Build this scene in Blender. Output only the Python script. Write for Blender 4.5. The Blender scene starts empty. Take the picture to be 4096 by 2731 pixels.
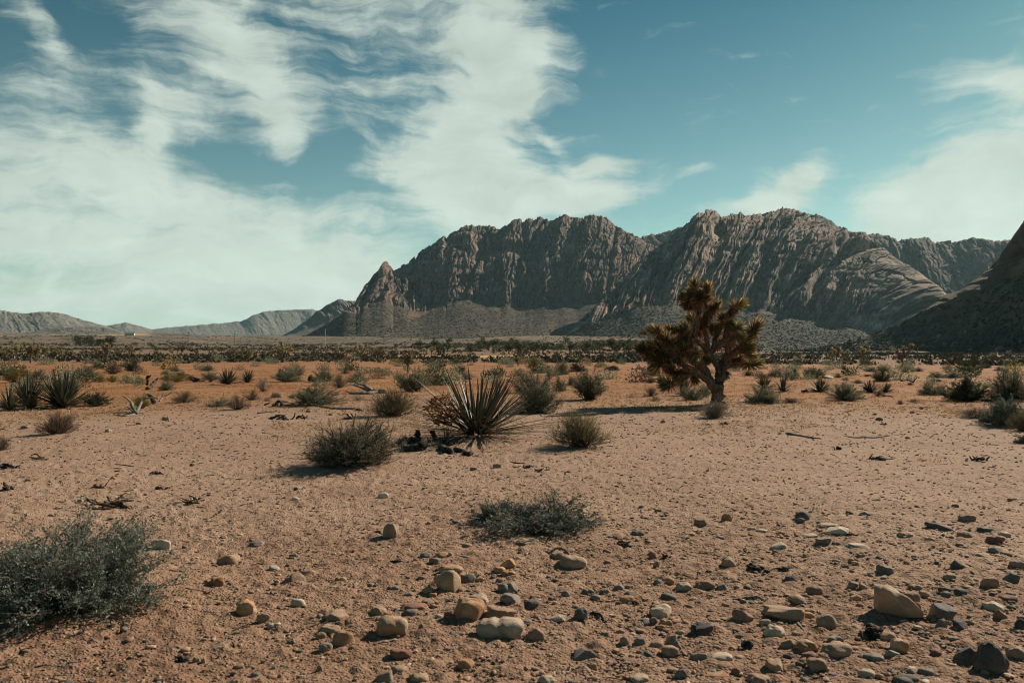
import bpy, math, random
import numpy as np
from math import radians as R, sin, cos, atan, atan2, pi
scene = bpy.context.scene
col = scene.collection

# ------------------------------------------------------------------ camera
CAM_Z, LENS = 1.6, 28.0
FPX = LENS / 36.0 * 1024
PITCH = atan(11.0 / FPX)
cd = bpy.data.cameras.new('camera'); cam = bpy.data.objects.new('camera', cd); col.objects.link(cam)
cam.location = (0, 0, CAM_Z); cam.rotation_euler = (pi / 2 + PITCH, 0, 0)
cd.lens = LENS; cd.sensor_width = 36; cd.clip_start = 0.05; cd.clip_end = 60000
cd.dof.use_dof = True; cd.dof.focus_distance = 17.0; cd.dof.aperture_fstop = 4.0
scene.camera = cam
scene.render.engine = 'CYCLES'
scene.cycles.filter_width = 1.05
scene.cycles.use_denoising = True

# ------------------------------------------------------------------ light
SUN_AZ, SUN_EL = R(47), R(31)          # azimuth clockwise from the view direction
scene.view_settings.view_transform = 'Standard'; scene.view_settings.look = 'None'
scene.view_settings.exposure = 0.6; scene.view_settings.gamma = 1.0
sl = bpy.data.lights.new('sun', 'SUN'); sun = bpy.data.objects.new('sun', sl); col.objects.link(sun)
sl.energy = 5.0; sl.angle = R(0.55); sl.color = (1.0, 0.87, 0.705)
sun.rotation_euler = (pi / 2 - SUN_EL, 0, pi - SUN_AZ)
sun.location = (30, 30, 30)

class NT:
    """Small helper for building node trees."""
    def __init__(s, tree): s.t = tree
    def n(s, kind, **kw):
        nd = s.t.nodes.new(kind)
        for k, v in kw.items():
            setattr(nd, k, v)
        return nd
    def put(s, sock, v):
        if hasattr(v, 'is_output'): s.t.links.new(v, sock)
        elif v is not None:
            if hasattr(sock.default_value, '__len__') and len(sock.default_value) == 4 and len(v) == 3: v = (*v, 1)
            sock.default_value = v
    def math(s, op, a, b=None, c=None, clamp=False):
        nd = s.n('ShaderNodeMath', operation=op, use_clamp=clamp)
        s.put(nd.inputs[0], a)
        if b is not None: s.put(nd.inputs[1], b)
        if c is not None: s.put(nd.inputs[2], c)
        return nd.outputs[0]
    def vmath(s, op, a, b=None):
        nd = s.n('ShaderNodeVectorMath', operation=op)
        s.put(nd.inputs[0], a)
        if b is not None: s.put(nd.inputs[1], b)
        return nd.outputs[0]
    def mix(s, f, a, b, mode='MIX'):
        nd = s.n('ShaderNodeMix', data_type='RGBA', blend_type=mode, clamp_factor=True)
        s.put(nd.inputs[0], f); s.put(nd.inputs[6], a); s.put(nd.inputs[7], b)
        return nd.outputs[2]
    def ramp(s, f, lo, hi, a=0.0, b=1.0, smooth=True):
        nd = s.n('ShaderNodeMapRange', interpolation_type='SMOOTHSTEP' if smooth else 'LINEAR')
        s.put(nd.inputs[0], f); s.put(nd.inputs[1], lo); s.put(nd.inputs[2], hi); s.put(nd.inputs[3], a); s.put(nd.inputs[4], b)
        return nd.outputs[0]
    def noise(s, vec, scale, detail=4, rough=0.55, dist=0.0, out=0, dims='3D'):
        nd = s.n('ShaderNodeTexNoise', noise_dimensions=dims)
        s.put(nd.inputs['Vector'], vec); nd.inputs['Scale'].default_value = scale
        nd.inputs['Detail'].default_value = detail; nd.inputs['Roughness'].default_value = rough
        nd.inputs['Distortion'].default_value = dist
        return nd.outputs[out]
    def voro(s, vec, scale, feature='F1', rnd=1.0, out='Distance'):
        nd = s.n('ShaderNodeTexVoronoi', feature=feature)
        s.put(nd.inputs['Vector'], vec); nd.inputs['Scale'].default_value = scale; nd.inputs['Randomness'].default_value = rnd
        return nd.outputs[out]
    def mapping(s, vec, scale=(1, 1, 1), rot=(0, 0, 0), loc=(0, 0, 0)):
        nd = s.n('ShaderNodeMapping')
        s.put(nd.inputs[0], vec); nd.inputs[1].default_value = loc; nd.inputs[2].default_value = rot; nd.inputs[3].default_value = scale
        return nd.outputs[0]
    def attr(s, name, out='Fac'):
        return s.n('ShaderNodeAttribute', attribute_name=name).outputs[out]

# ------------------------------------------------------------------ sky (direction based: azimuth and elevation)
world = bpy.data.worlds.new('World'); scene.world = world; world.use_nodes = True
wt = world.node_tree; wt.nodes.clear(); W = NT(wt)
sky = W.n('ShaderNodeTexSky', sky_type='NISHITA', sun_disc=False, sun_elevation=SUN_EL, sun_rotation=SUN_AZ)
sky.altitude = 1000; sky.air_density = 1.0; sky.dust_density = 0.6; sky.ozone_density = 1.6
dirv = W.n('ShaderNodeTexCoord').outputs['Generated']
sx = W.n('ShaderNodeSeparateXYZ'); W.put(sx.inputs[0], dirv)
az = W.math('ARCTAN2', sx.outputs[0], sx.outputs[1])
el = W.math('ARCSINE', sx.outputs[2])
def azel(X, Y):
    """azimuth, elevation of a point of the 2352-wide photograph"""
    s = 1024 / 2352
    u = (X * s - 512) / FPX; v = (341 - Y * s) / FPX
    f, up = cos(PITCH) - v * sin(PITCH), sin(PITCH) + v * cos(PITCH)
    return atan2(u, f), atan2(up, math.hypot(u, f))
cmb = W.n('ShaderNodeCombineXYZ'); W.put(cmb.inputs[0], az); W.put(cmb.inputs[1], el); cmb.inputs[2].default_value = 0
pv = cmb.outputs[0]
warp = W.noise(pv, 5.0, 3, 0.5, out=1)
warp2 = W.noise(pv, 17.0, 4, 0.6, out=1)
wv = W.n('ShaderNodeVectorMath', operation='MULTIPLY_ADD'); W.put(wv.inputs[0], W.vmath('SUBTRACT', warp, (.5, .5, .5))); wv.inputs[1].default_value = (.14, .10, 0); W.put(wv.inputs[2], pv)
wv2 = W.n('ShaderNodeVectorMath', operation='MULTIPLY_ADD'); W.put(wv2.inputs[0], W.vmath('SUBTRACT', warp2, (.5, .5, .5))); wv2.inputs[1].default_value = (.030, .022, 0); W.put(wv2.inputs[2], wv.outputs[0])
pw = wv2.outputs[0]
# cloud masses: X, Y (photo), half length, half width (photo px), slope angle (deg, clockwise on the picture), weight
BLOBS = [
 (180, 480, 420, 140, 8, .85), (520, 560, 420, 140, 12, .85), (120, 680, 420, 90, 0, .75), (620, 680, 330, 110, 0, .9), (780, 600, 230, 110, 20, .8), (300, 390, 300, 60, 14, .6),
 (130, 80, 130, 38, 48, .85), (300, 205, 200, 48, 18, .8), (200, 270, 190, 40, 8, .36), (430, 280, 110, 55, 35, .55),
 (420, 40, 160, 90, 40, .9), (560, 140, 150, 95, 62, 1.0), (620, 270, 130, 52, 72, .9), (650, 345, 60, 28, 60, .5),
 (780, 120, 220, 120, 20, .45), (800, 270, 240, 70, 4, .34), (740, 20, 140, 60, 0, .45), (950, 190, 170, 24, -8, .4),
 (1000, 40, 230, 80, 12, .95), (1160, 110, 150, 110, 60, 1.0), (1230, 190, 80, 60, 70, .55), (1080, 240, 170, 100, -30, .9), (1090, 350, 150, 130, 80, 1.15), (930, 400, 190, 60, -12, .8), (830, 335, 150, 36, 22, .5), (1080, 470, 250, 90, 0, 1.0),
 (1285, 330, 50, 20, 60, .7), (1240, 430, 150, 60, 8, .5), (1390, 392, 85, 34, -6, 1.35), (1400, 455, 160, 34, -8, 1.1), (1270, 480, 200, 40, 0, .6),
 (358, 320, 42, 36, 30, 1.1),
 (1800, 440, 130, 44, -38, 1.4), (1690, 490, 120, 36, -18, .9), (1840, 395, 50, 36, -40, .4),
 (2180, 430, 210, 74, -14, 1.0), (2310, 400, 200, 74, 0, .9), (2230, 500, 260, 70, 0, 1.0), (2040, 480, 120, 50, -25, .5), (2010, 395, 90, 22, 18, .35),
 (2305, 205, 105, 46, 14, 2.0), (2340, 90, 60, 26, 10, .4), (1365, 66, 22, 20, 20, .28),
 (640, 392, 230, 34, 14, -.75), (800, 420, 150, 30, 12, -.4), (230, 606, 200, 26, 6, -.30), (420, 640, 160, 20, 4, -.2), (700, 330, 40, 90, 20, -.35), (230, 120, 90, 60, 40, -.3),
 (2620, 420, 300, 160, 10, .9), (2900, 250, 300, 120, 20, .7), (-300, 420, 330, 180, 5, .9), (-250, 150, 240, 70, 30, .5),
]
total = None
KPX = 1 / 1828.0
for X, Y, a, b, ang, wgt in BLOBS:
    A, E = azel(X, Y)
    cy = cos(A)                                # horizontal angles shrink away from the axis
    m = W.n('ShaderNodeMapping', vector_type='TEXTURE'); W.put(m.inputs[0], pw)
    m.inputs[1].default_value = (A, E, 0); m.inputs[2].default_value = (0, 0, -R(ang)); m.inputs[3].default_value = (a * KPX * cy, b * KPX, 1)
    d = W.n('ShaderNodeVectorMath', operation='DOT_PRODUCT'); wt.links.new(m.outputs[0], d.inputs[0]); wt.links.new(m.outputs[0], d.inputs[1])
    g = W.math('MULTIPLY', W.math('EXPONENT', W.math('MULTIPLY', d.outputs['Value'], -1.1)), wgt)
    total = g if total is None else W.math('ADD', total, g)
streak = W.noise(W.mapping(pw, (4, 20, 1), (0, 0, R(16))), 2.2, 8, 0.62)
puff = W.noise(pw, 16.0, 8, 0.6)
tex = W.math('ADD', W.math('MULTIPLY', streak, .62), W.math('MULTIPLY', puff, .38))
cov = W.math('ADD', W.math('MULTIPLY', total, 1.0), W.math('MULTIPLY', W.math('SUBTRACT', tex, .535), 4.2))
dens = W.ramp(cov, 0.08, 1.45)
tint = W.mix(W.ramp(el, .10, .44, 0, 1, False), (0.80, 0.94, 0.66), (0.165, 0.455, 0.395))
skyc = W.mix(1.0, sky.outputs[0], tint, 'MULTIPLY')
skyc = W.mix(W.ramp(el, .16, -.02, 0, .85), skyc, (5.3, 6.5, 5.8))
up_t = W.ramp(el, 0.0, 0.42, 1.0, 0.86, False)
body = W.noise(W.mapping(pw, (3, 9, 1), (0, 0, R(12))), 2.6, 5, .6)
lum = W.math('MULTIPLY', W.math('ADD', W.math('ADD', W.math('MULTIPLY', puff, .25), W.math('MULTIPLY', body, .55)), .62), up_t)
cl = W.n('ShaderNodeVectorMath', operation='SCALE'); cl.inputs[0].default_value = (6.25, 7.15, 6.35); W.put(cl.inputs['Scale'], lum)
final = W.mix(W.math('MULTIPLY', dens, .92), skyc, cl.outputs[0])
bg = W.n('ShaderNodeBackground'); W.put(bg.inputs[0], final); bg.inputs[1].default_value = 0.07
wo = W.n('ShaderNodeOutputWorld'); wt.links.new(bg.outputs[0], wo.inputs[0])

# ------------------------------------------------------------------ numpy noise and mesh helpers
def _h(ix, iy, iz, seed):
    n = (ix.astype(np.int64) * 374761393 + iy.astype(np.int64) * 668265263 + iz * 2147483647 + seed * 144665) & 0x7fffffff
    n = ((n ^ (n >> 13)) * 1274126177) & 0x7fffffff
    n = ((n ^ (n >> 15)) * 2246822519) & 0x7fffffff
    return ((n ^ (n >> 14)) & 0xffffff) / float(0x1000000)
def perlin(x, y, seed=0):
    x = np.asarray(x, float); y = np.asarray(y, float)
    x0 = np.floor(x); y0 = np.floor(y); fx = x - x0; fy = y - y0
    u = fx * fx * fx * (fx * (fx * 6 - 15) + 10); v = fy * fy * fy * (fy * (fy * 6 - 15) + 10)
    def g(i, j):
        a = _h(x0 + i, y0 + j, 0, seed) * 2 * pi
        return np.cos(a) * (fx - i) + np.sin(a) * (fy - j)
    a = g(0, 0) * (1 - u) + g(1, 0) * u; b = g(0, 1) * (1 - u) + g(1, 1) * u
    return (a * (1 - v) + b * v) * 1.5
def fbm(x, y, oct=4, seed=0, gain=0.5, lac=2.03):
    s = 0; a = 1.0; t = 0
    for i in range(oct):
        s = s + a * perlin(x, y, seed + i * 7); t += a; a *= gain; x = x * lac + 3.1; y = y * lac + 1.7
    return s / t
def ridged(x, y, oct=3, seed=0, gain=0.5, lac=2.1):
    s = 0; a = 1.0; t = 0
    for i in range(oct):
        s = s + a * (1 - 2 * np.abs(perlin(x, y, seed + i * 11))); t += a; a *= gain; x = x * lac + 5.3; y = y * lac + 2.9
    return s / t
def billow(x, y, oct=3, seed=0, gain=0.5, lac=2.1):
    return 1 - ridged(x, y, oct, seed, gain, lac) - .6
def worley(x, y, seed=0, jit=0.9):
    x0 = np.floor(x); y0 = np.floor(y)
    f1 = np.full(x.shape, 9.0); f2 = np.full(x.shape, 9.0); cid = np.zeros(x.shape)
    for i in (-1, 0, 1):
        for j in (-1, 0, 1):
            cx, cy = x0 + i, y0 + j
            px = cx + .5 + jit * (_h(cx, cy, 1, seed) - .5); py = cy + .5 + jit * (_h(cx, cy, 2, seed) - .5)
            d = np.hypot(px - x, py - y)
            near = d < f1
            f2 = np.where(near, f1, np.minimum(f2, d)); cid = np.where(near, _h(cx, cy, 3, seed), cid); f1 = np.where(near, d, f1)
    return f1, f2, cid
def sstep(a, b, x):
    t = np.clip((x - a) / (b - a), 0, 1); return t * t * (3 - 2 * t)

def np_mesh(name, verts, faces, smooth=True, mat=None, attrs=None, mat_idx=None):
    """verts (N,3); faces: one int array (M,3|4) or a list of such arrays"""
    me = bpy.data.meshes.new(name)
    verts = np.ascontiguousarray(verts, dtype=np.float32)
    fl = faces if isinstance(faces, list) else [faces]
    fl = [np.asarray(f, dtype=np.int32) for f in fl if len(f)]
    me.vertices.add(len(verts)); me.vertices.foreach_set('co', verts.ravel())
    loops = np.concatenate([f.ravel() for f in fl]); tot = np.concatenate([np.full(len(f), f.shape[1], np.int32) for f in fl])
    st = np.concatenate([[0], np.cumsum(tot)[:-1]]).astype(np.int32)
    me.loops.add(len(loops)); me.loops.foreach_set('vertex_index', loops)
    me.polygons.add(len(tot)); me.polygons.foreach_set('loop_start', st); me.polygons.foreach_set('loop_total', tot)
    me.polygons.foreach_set('use_smooth', np.full(len(tot), smooth, dtype=bool))
    if mat is not None:
        for m in (mat if isinstance(mat, list) else [mat]): me.materials.append(m)
    if mat_idx is not None: me.polygons.foreach_set('material_index', np.asarray(mat_idx, np.int32))
    me.update(calc_edges=True)
    for k, v in (attrs or {}).items():
        v = np.asarray(v, np.float32)
        if v.ndim == 2:
            a = me.attributes.new(k, 'FLOAT_COLOR', 'POINT'); a.data.foreach_set('color', np.concatenate([v, np.ones((len(v), 1), np.float32)], 1).ravel())
        else:
            a = me.attributes.new(k, 'FLOAT', 'POINT'); a.data.foreach_set('value', v)
    me.validate()
    return me
def obj(name, data, parent=None, loc=None, **props):
    o = bpy.data.objects.new(name, data); col.objects.link(o)
    if parent is not None: o.parent = parent
    if loc is not None: o.location = loc
    for k, v in props.items(): o[k] = v
    return o
def grid_faces(nr, nc):
    i = np.arange(nr - 1)[:, None] * nc + np.arange(nc - 1)[None, :]
    return np.stack([i, i + 1, i + nc + 1, i + nc], -1).reshape(-1, 4)

def mat(name, rough=0.9, spec=0.2):
    m = bpy.data.materials.new(name); m.use_nodes = True
    t = m.node_tree; b = t.nodes['Principled BSDF']
    b.inputs['Roughness'].default_value = rough; b.inputs['Specular IOR Level'].default_value = spec
    return m, NT(t), b
def set_bump(N, b, height, strength, dist):
    bp = N.n('ShaderNodeBump'); bp.inputs['Strength'].default_value = strength; bp.inputs['Distance'].default_value = dist
    N.put(bp.inputs['Height'], height); N.t.links.new(bp.outputs[0], b.inputs['Normal'])
def objco(N): return N.n('ShaderNodeTexCoord').outputs['Object']
def worldco(N): return N.n('ShaderNodeNewGeometry').outputs['Position']

# ------------------------------------------------------------------ ground
def ray(X, Y):
    s = 1024 / 2352
    u = (X * s - 512) / FPX; v = (341 - Y * s) / FPX
    return u, cos(PITCH) - v * sin(PITCH), sin(PITCH) + v * cos(PITCH)
MOUNDS = []                                    # x, y, radius, height: sand gathered under plants
def gh(x, y):
    """ground height: flat desert floor that turns into a long, gently rising fan"""
    x = np.asarray(x, float); y = np.asarray(y, float); r = np.hypot(x, y)
    k = 45.0
    sl_ = 0.0195 * (1 - .80 * sstep(.13, .34, np.arctan2(x, np.maximum(y, 1e-6)))) * (1 + 0 * r)
    h = sl_ * k * (np.logaddexp(0, (r - 175) / k) - np.logaddexp(0, -175 / k))
    h = h + 0.035 * fbm(x / 2.6, y / 2.6, 2, 5) + 0.06 * fbm(x / 9, y / 9, 2, 6) * np.clip(r / 12, 0, 1)
    far = np.clip((r - 150) / 900, 0, 1)
    h = h + far * 14 * fbm(x / 420, y / 420, 3, 8)
    for mx, my, mr, mh in MOUNDS:
        h = h + mh * np.exp(-((x - mx) ** 2 + (y - my) ** 2) / (mr * mr))
    return h
def at(X, Y):
    """ground point seen at X, Y of the 2352-wide photograph"""
    u, f, up = ray(X, Y)
    t = CAM_Z / max(-up, 0.004) ; t = min(t, 400)
    for _ in range(12):
        z = float(gh(u * t, f * t)); tt = (CAM_Z - z) / max(-up, 1e-5)
        t = 0.5 * t + 0.5 * min(max(tt, .5), 500)
    return np.array([u * t, f * t, float(gh(u * t, f * t))])
def px_size(p, n):
    """metres spanned by n photo pixels (2352-wide) at point p"""
    return n * (1024 / 2352) * p[1] / FPX
# ------------------------------------------------------------------ setting: ground sheet
def ground_material():
    m, N, b = mat('desert_soil', 0.95, 0.1)
    p = worldco(N)
    sp = N.n('ShaderNodeSeparateXYZ'); N.put(sp.inputs[0], p)
    r = N.n('ShaderNodeVectorMath', operation='LENGTH'); N.put(r.inputs[0], p); r = r.outputs['Value']
    n1 = N.noise(p, 0.35, 5, .6); n2 = N.noise(p, 3.5, 6, .65); n3 = N.noise(p, 40, 4, .6)
    base = N.mix(N.ramp(n2, .35, .68), (0.215, 0.130, 0.084), (0.315, 0.200, 0.135))
    base = N.mix(N.ramp(n1, .4, .65, 0, .55), base, (0.36, 0.24, 0.168))
    n8 = N.noise(p, .9, 5, .62, .5)
    base = N.mix(N.ramp(n8, .47, .68, 0, .75), base, (0.185, 0.105, 0.066))
    base = N.mix(N.ramp(N.math('ADD', r, N.math('MULTIPLY', n1, 6)), 8.5, 14, 0, .45), base, (0.38, 0.26, 0.185))
    base = N.mix(N.ramp(N.math('ADD', r, N.math('MULTIPLY', n1, 5)), 10, 5.5, 0, .5), base, (0.21, 0.118, 0.074))
    # red sand farther out, with straw coloured dry grass
    rw = N.math('ADD', r, N.math('MULTIPLY', N.math('SUBTRACT', N.noise(p, .11, 4, .6), .5), 22))
    red = N.ramp(rw, 20, 34)
    n4 = N.noise(p, .22, 6, .65)
    redc = N.mix(N.ramp(n4, .38, .62), (0.240, 0.094, 0.041), (0.315, 0.165, 0.076))
    c = N.mix(red, base, redc)
    mid = N.ramp(rw, 90, 150)
    n5 = N.noise(p, .05, 6, .7)
    c = N.mix(mid, c, N.mix(N.ramp(n5, .35, .65), (0.14, 0.085, 0.052), (0.23, 0.145, 0.085)))
    far = N.ramp(r, 220, 420)
    n6 = N.noise(p, .016, 8, .72); n7 = N.noise(p, .08, 4, .7)
    farc = N.mix(N.ramp(n6, .38, .62), (0.090, 0.072, 0.055), (0.175, 0.132, 0.096))
    farc = N.mix(N.ramp(n7, .50, .64, 0, .8), farc, (0.06, 0.058, 0.042))
    c = N.mix(far, c, farc)
    c = N.mix(N.ramp(N.attr('field'), .3, .7), c, (0.42, 0.28, 0.13))
    # tiny stone specks
    v = N.voro(p, 46, out='Color'); vd = N.voro(p, 46)
    vs = N.n('ShaderNodeSeparateColor'); N.put(vs.inputs[0], v)
    speck = N.math('MULTIPLY', N.ramp(vd, .42, .3), N.ramp(vs.outputs[0], .72, .8))
    c = N.mix(N.math('MULTIPLY', speck, .7), c, N.mix(vs.outputs[1], (0.13, 0.10, 0.085), (0.46, 0.34, 0.24)))
    N.put(b.inputs['Base Color'], c)
    nearw = N.ramp(r, 40, 8)
    hgt = N.math('ADD', N.math('MULTIPLY', n3, .6), N.math('MULTIPLY', N.math('MULTIPLY', N.ramp(vd, .5, 0), vs.outputs[0]), .9))
    hgt = N.math('ADD', hgt, N.math('MULTIPLY', N.noise(p, 11, 5, .6), 1.6))
    bp = N.n('ShaderNodeBump'); bp.inputs['Strength'].default_value = .9; bp.inputs['Distance'].default_value = 0.03
    N.put(bp.inputs['Height'], hgt); N.t.links.new(bp.outputs[0], b.inputs['Normal'])
    return m

def field_mask(x, y):
    # pale straw field and bare strips out on the plain
    r = np.hypot(x, y); a = np.arctan2(x, y)
    f = sstep(168, 178, r) * (1 - sstep(205, 225, r)) * sstep(-.17, -.13, a + .02 * perlin(r / 9, a * 3)) * (1 - sstep(.035, .06, a))
    s = sstep(1250, 1300, r) * (1 - sstep(1500, 1700, r)) * sstep(-.62, -.56, a) * (1 - sstep(-.44, -.40, a)) * .6
    return np.maximum(f, s)
def build_ground():
    azs = np.concatenate([np.linspace(-pi, -R(42), 60)[:-1], np.linspace(-R(42), R(42), 1000), np.linspace(R(42), pi, 60)[1:]])
    py = np.linspace(520, 8, 620)              # rows by steps of the view, then by ratio
    r1 = CAM_Z * FPX / py
    rs = np.concatenate([[0.0, .5, 1.0, 1.6], r1[r1 > 2.0], np.geomspace(r1[-1] * 1.02, 14000, 170)])
    A, RR = np.meshgrid(azs, rs)
    x = RR * np.sin(A); y = RR * np.cos(A)
    z = gh(x, y)
    near = 1 - sstep(25, 60, RR)
    fine = 0.015 * fbm(x / .33, y / .33, 3, 21) + 0.009 * ridged(x / .12, y / .12, 2, 22) * (1 - sstep(8, 20, RR))
    f1, f2, cid = worley(x / .16, y / .16, 31)
    clod = np.clip(.42 - f1, 0, 1) * (cid > .5) * 0.055 * (1 - sstep(12, 26, RR))
    z = z + (fine + clod) * near
    v = np.stack([x, y, z], -1).reshape(-1, 3)
    me = np_mesh('desert_floor', v, grid_faces(len(rs), len(azs)), True, ground_material(), {'field': field_mask(x, y).ravel()})
    obj('desert_ground', me, kind='structure', label='sandy tan and red desert floor rising gently to the mountains')

# ------------------------------------------------------------------ setting: mountains
def rock_material(name, tan, pink, dark, talus_a, talus_b, scale=1.0, speck=1.0):
    m, N, b = mat(name, 0.95, 0.08)
    p = N.mapping(worldco(N), (scale, scale, scale))
    st = N.mapping(p, (1, 1, .22))
    n1 = N.noise(st, .016, 8, .62, .4); n2 = N.noise(st, .05, 6, .65); n3 = N.noise(p, .006, 4, .55)
    n4 = N.noise(N.mapping(p, (.25, .25, 2.2)), .035, 5, .6)
    c = N.mix(N.ramp(n1, .43, .66), dark, tan)
    c = N.mix(N.ramp(n3, .45, .66, 0, .8), c, pink)
    c = N.mix(N.ramp(n2, .5, .68, 0, .6), c, dark)
    c = N.mix(N.ramp(n4, .52, .66, 0, .35), c, tan)
    crk = N.voro(N.mapping(p, (1, 1, .35)), .035, 'DISTANCE_TO_EDGE')
    c = N.mix(N.ramp(crk, .07, .0, 0, .6), c, (0.04, 0.032, 0.028))
    n6 = N.noise(N.mapping(p, (1, 1, .12)), .09, 5, .7)
    c = N.mix(N.ramp(n6, .5, .66, 0, .6), c, dark)
    c = N.mix(N.attr('red'), c, N.mix(N.ramp(n4, .4, .6), (0.14, 0.06, 0.042), (0.20, 0.095, 0.065)))
    # scree with pale boulders and dark scrub
    t1 = N.noise(p, .03, 6, .65)
    tc = N.mix(N.ramp(t1, .38, .64), talus_a, talus_b)
    vc = N.n('ShaderNodeSeparateColor'); N.put(vc.inputs[0], N.voro(p, .10, out='Color'))
    vd = N.voro(p, .10)
    tc = N.mix(N.math('MULTIPLY', N.math('MULTIPLY', N.ramp(vd, .42, .3), N.ramp(vc.outputs[0], .70, .74)), .9 * speck), tc, (0.040, 0.046, 0.030))
    vc2 = N.n('ShaderNodeSeparateColor'); N.put(vc2.inputs[0], N.voro(p, .17, out='Color'))
    vd2 = N.voro(p, .17)
    tc = N.mix(N.math('MULTIPLY', N.math('MULTIPLY', N.ramp(vd2, .36, .26), N.ramp(vc2.outputs[0], .80, .83)), .5 * speck), tc, (0.30, 0.235, 0.18))
    pf = N.mix(N.ramp(N.noise(p, .016, 8, .72), .38, .62), (0.054, 0.044, 0.034), (0.120, 0.090, 0.065))
    pf = N.mix(N.ramp(N.noise(p, .08, 4, .7), .50, .64, 0, .8), pf, (0.055, 0.054, 0.040))
    tc = N.mix(N.ramp(N.math('ADD', N.attr('foot'), N.math('MULTIPLY', N.math('SUBTRACT', t1, .5), 1.2)), .25, .75), tc, pf)
    c = N.mix(N.attr('talus'), c, tc)
    N.put(b.inputs['Base Color'], c)
    hb = N.math('ADD', N.noise(p, .11, 8, .68), N.math('MULTIPLY', N.noise(N.mapping(p, (1, 1, .3)), .06, 6, .6), 1.2))
    set_bump(N, b, hb, .75, 9.0 / scale)
    return m

def interp_sky(pts, X):
    pts = sorted(pts); return np.interp(X, [p[0] for p in pts], [p[1] for p in pts])
def azel_np(X, Y):
    s = 1024 / 2352
    u = (X * s - 512) / FPX; v = (341 - Y * s) / FPX
    f = cos(PITCH) - v * sin(PITCH); up = sin(PITCH) + v * cos(PITCH)
    return np.arctan2(u, f), up / np.hypot(u, f)

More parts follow.
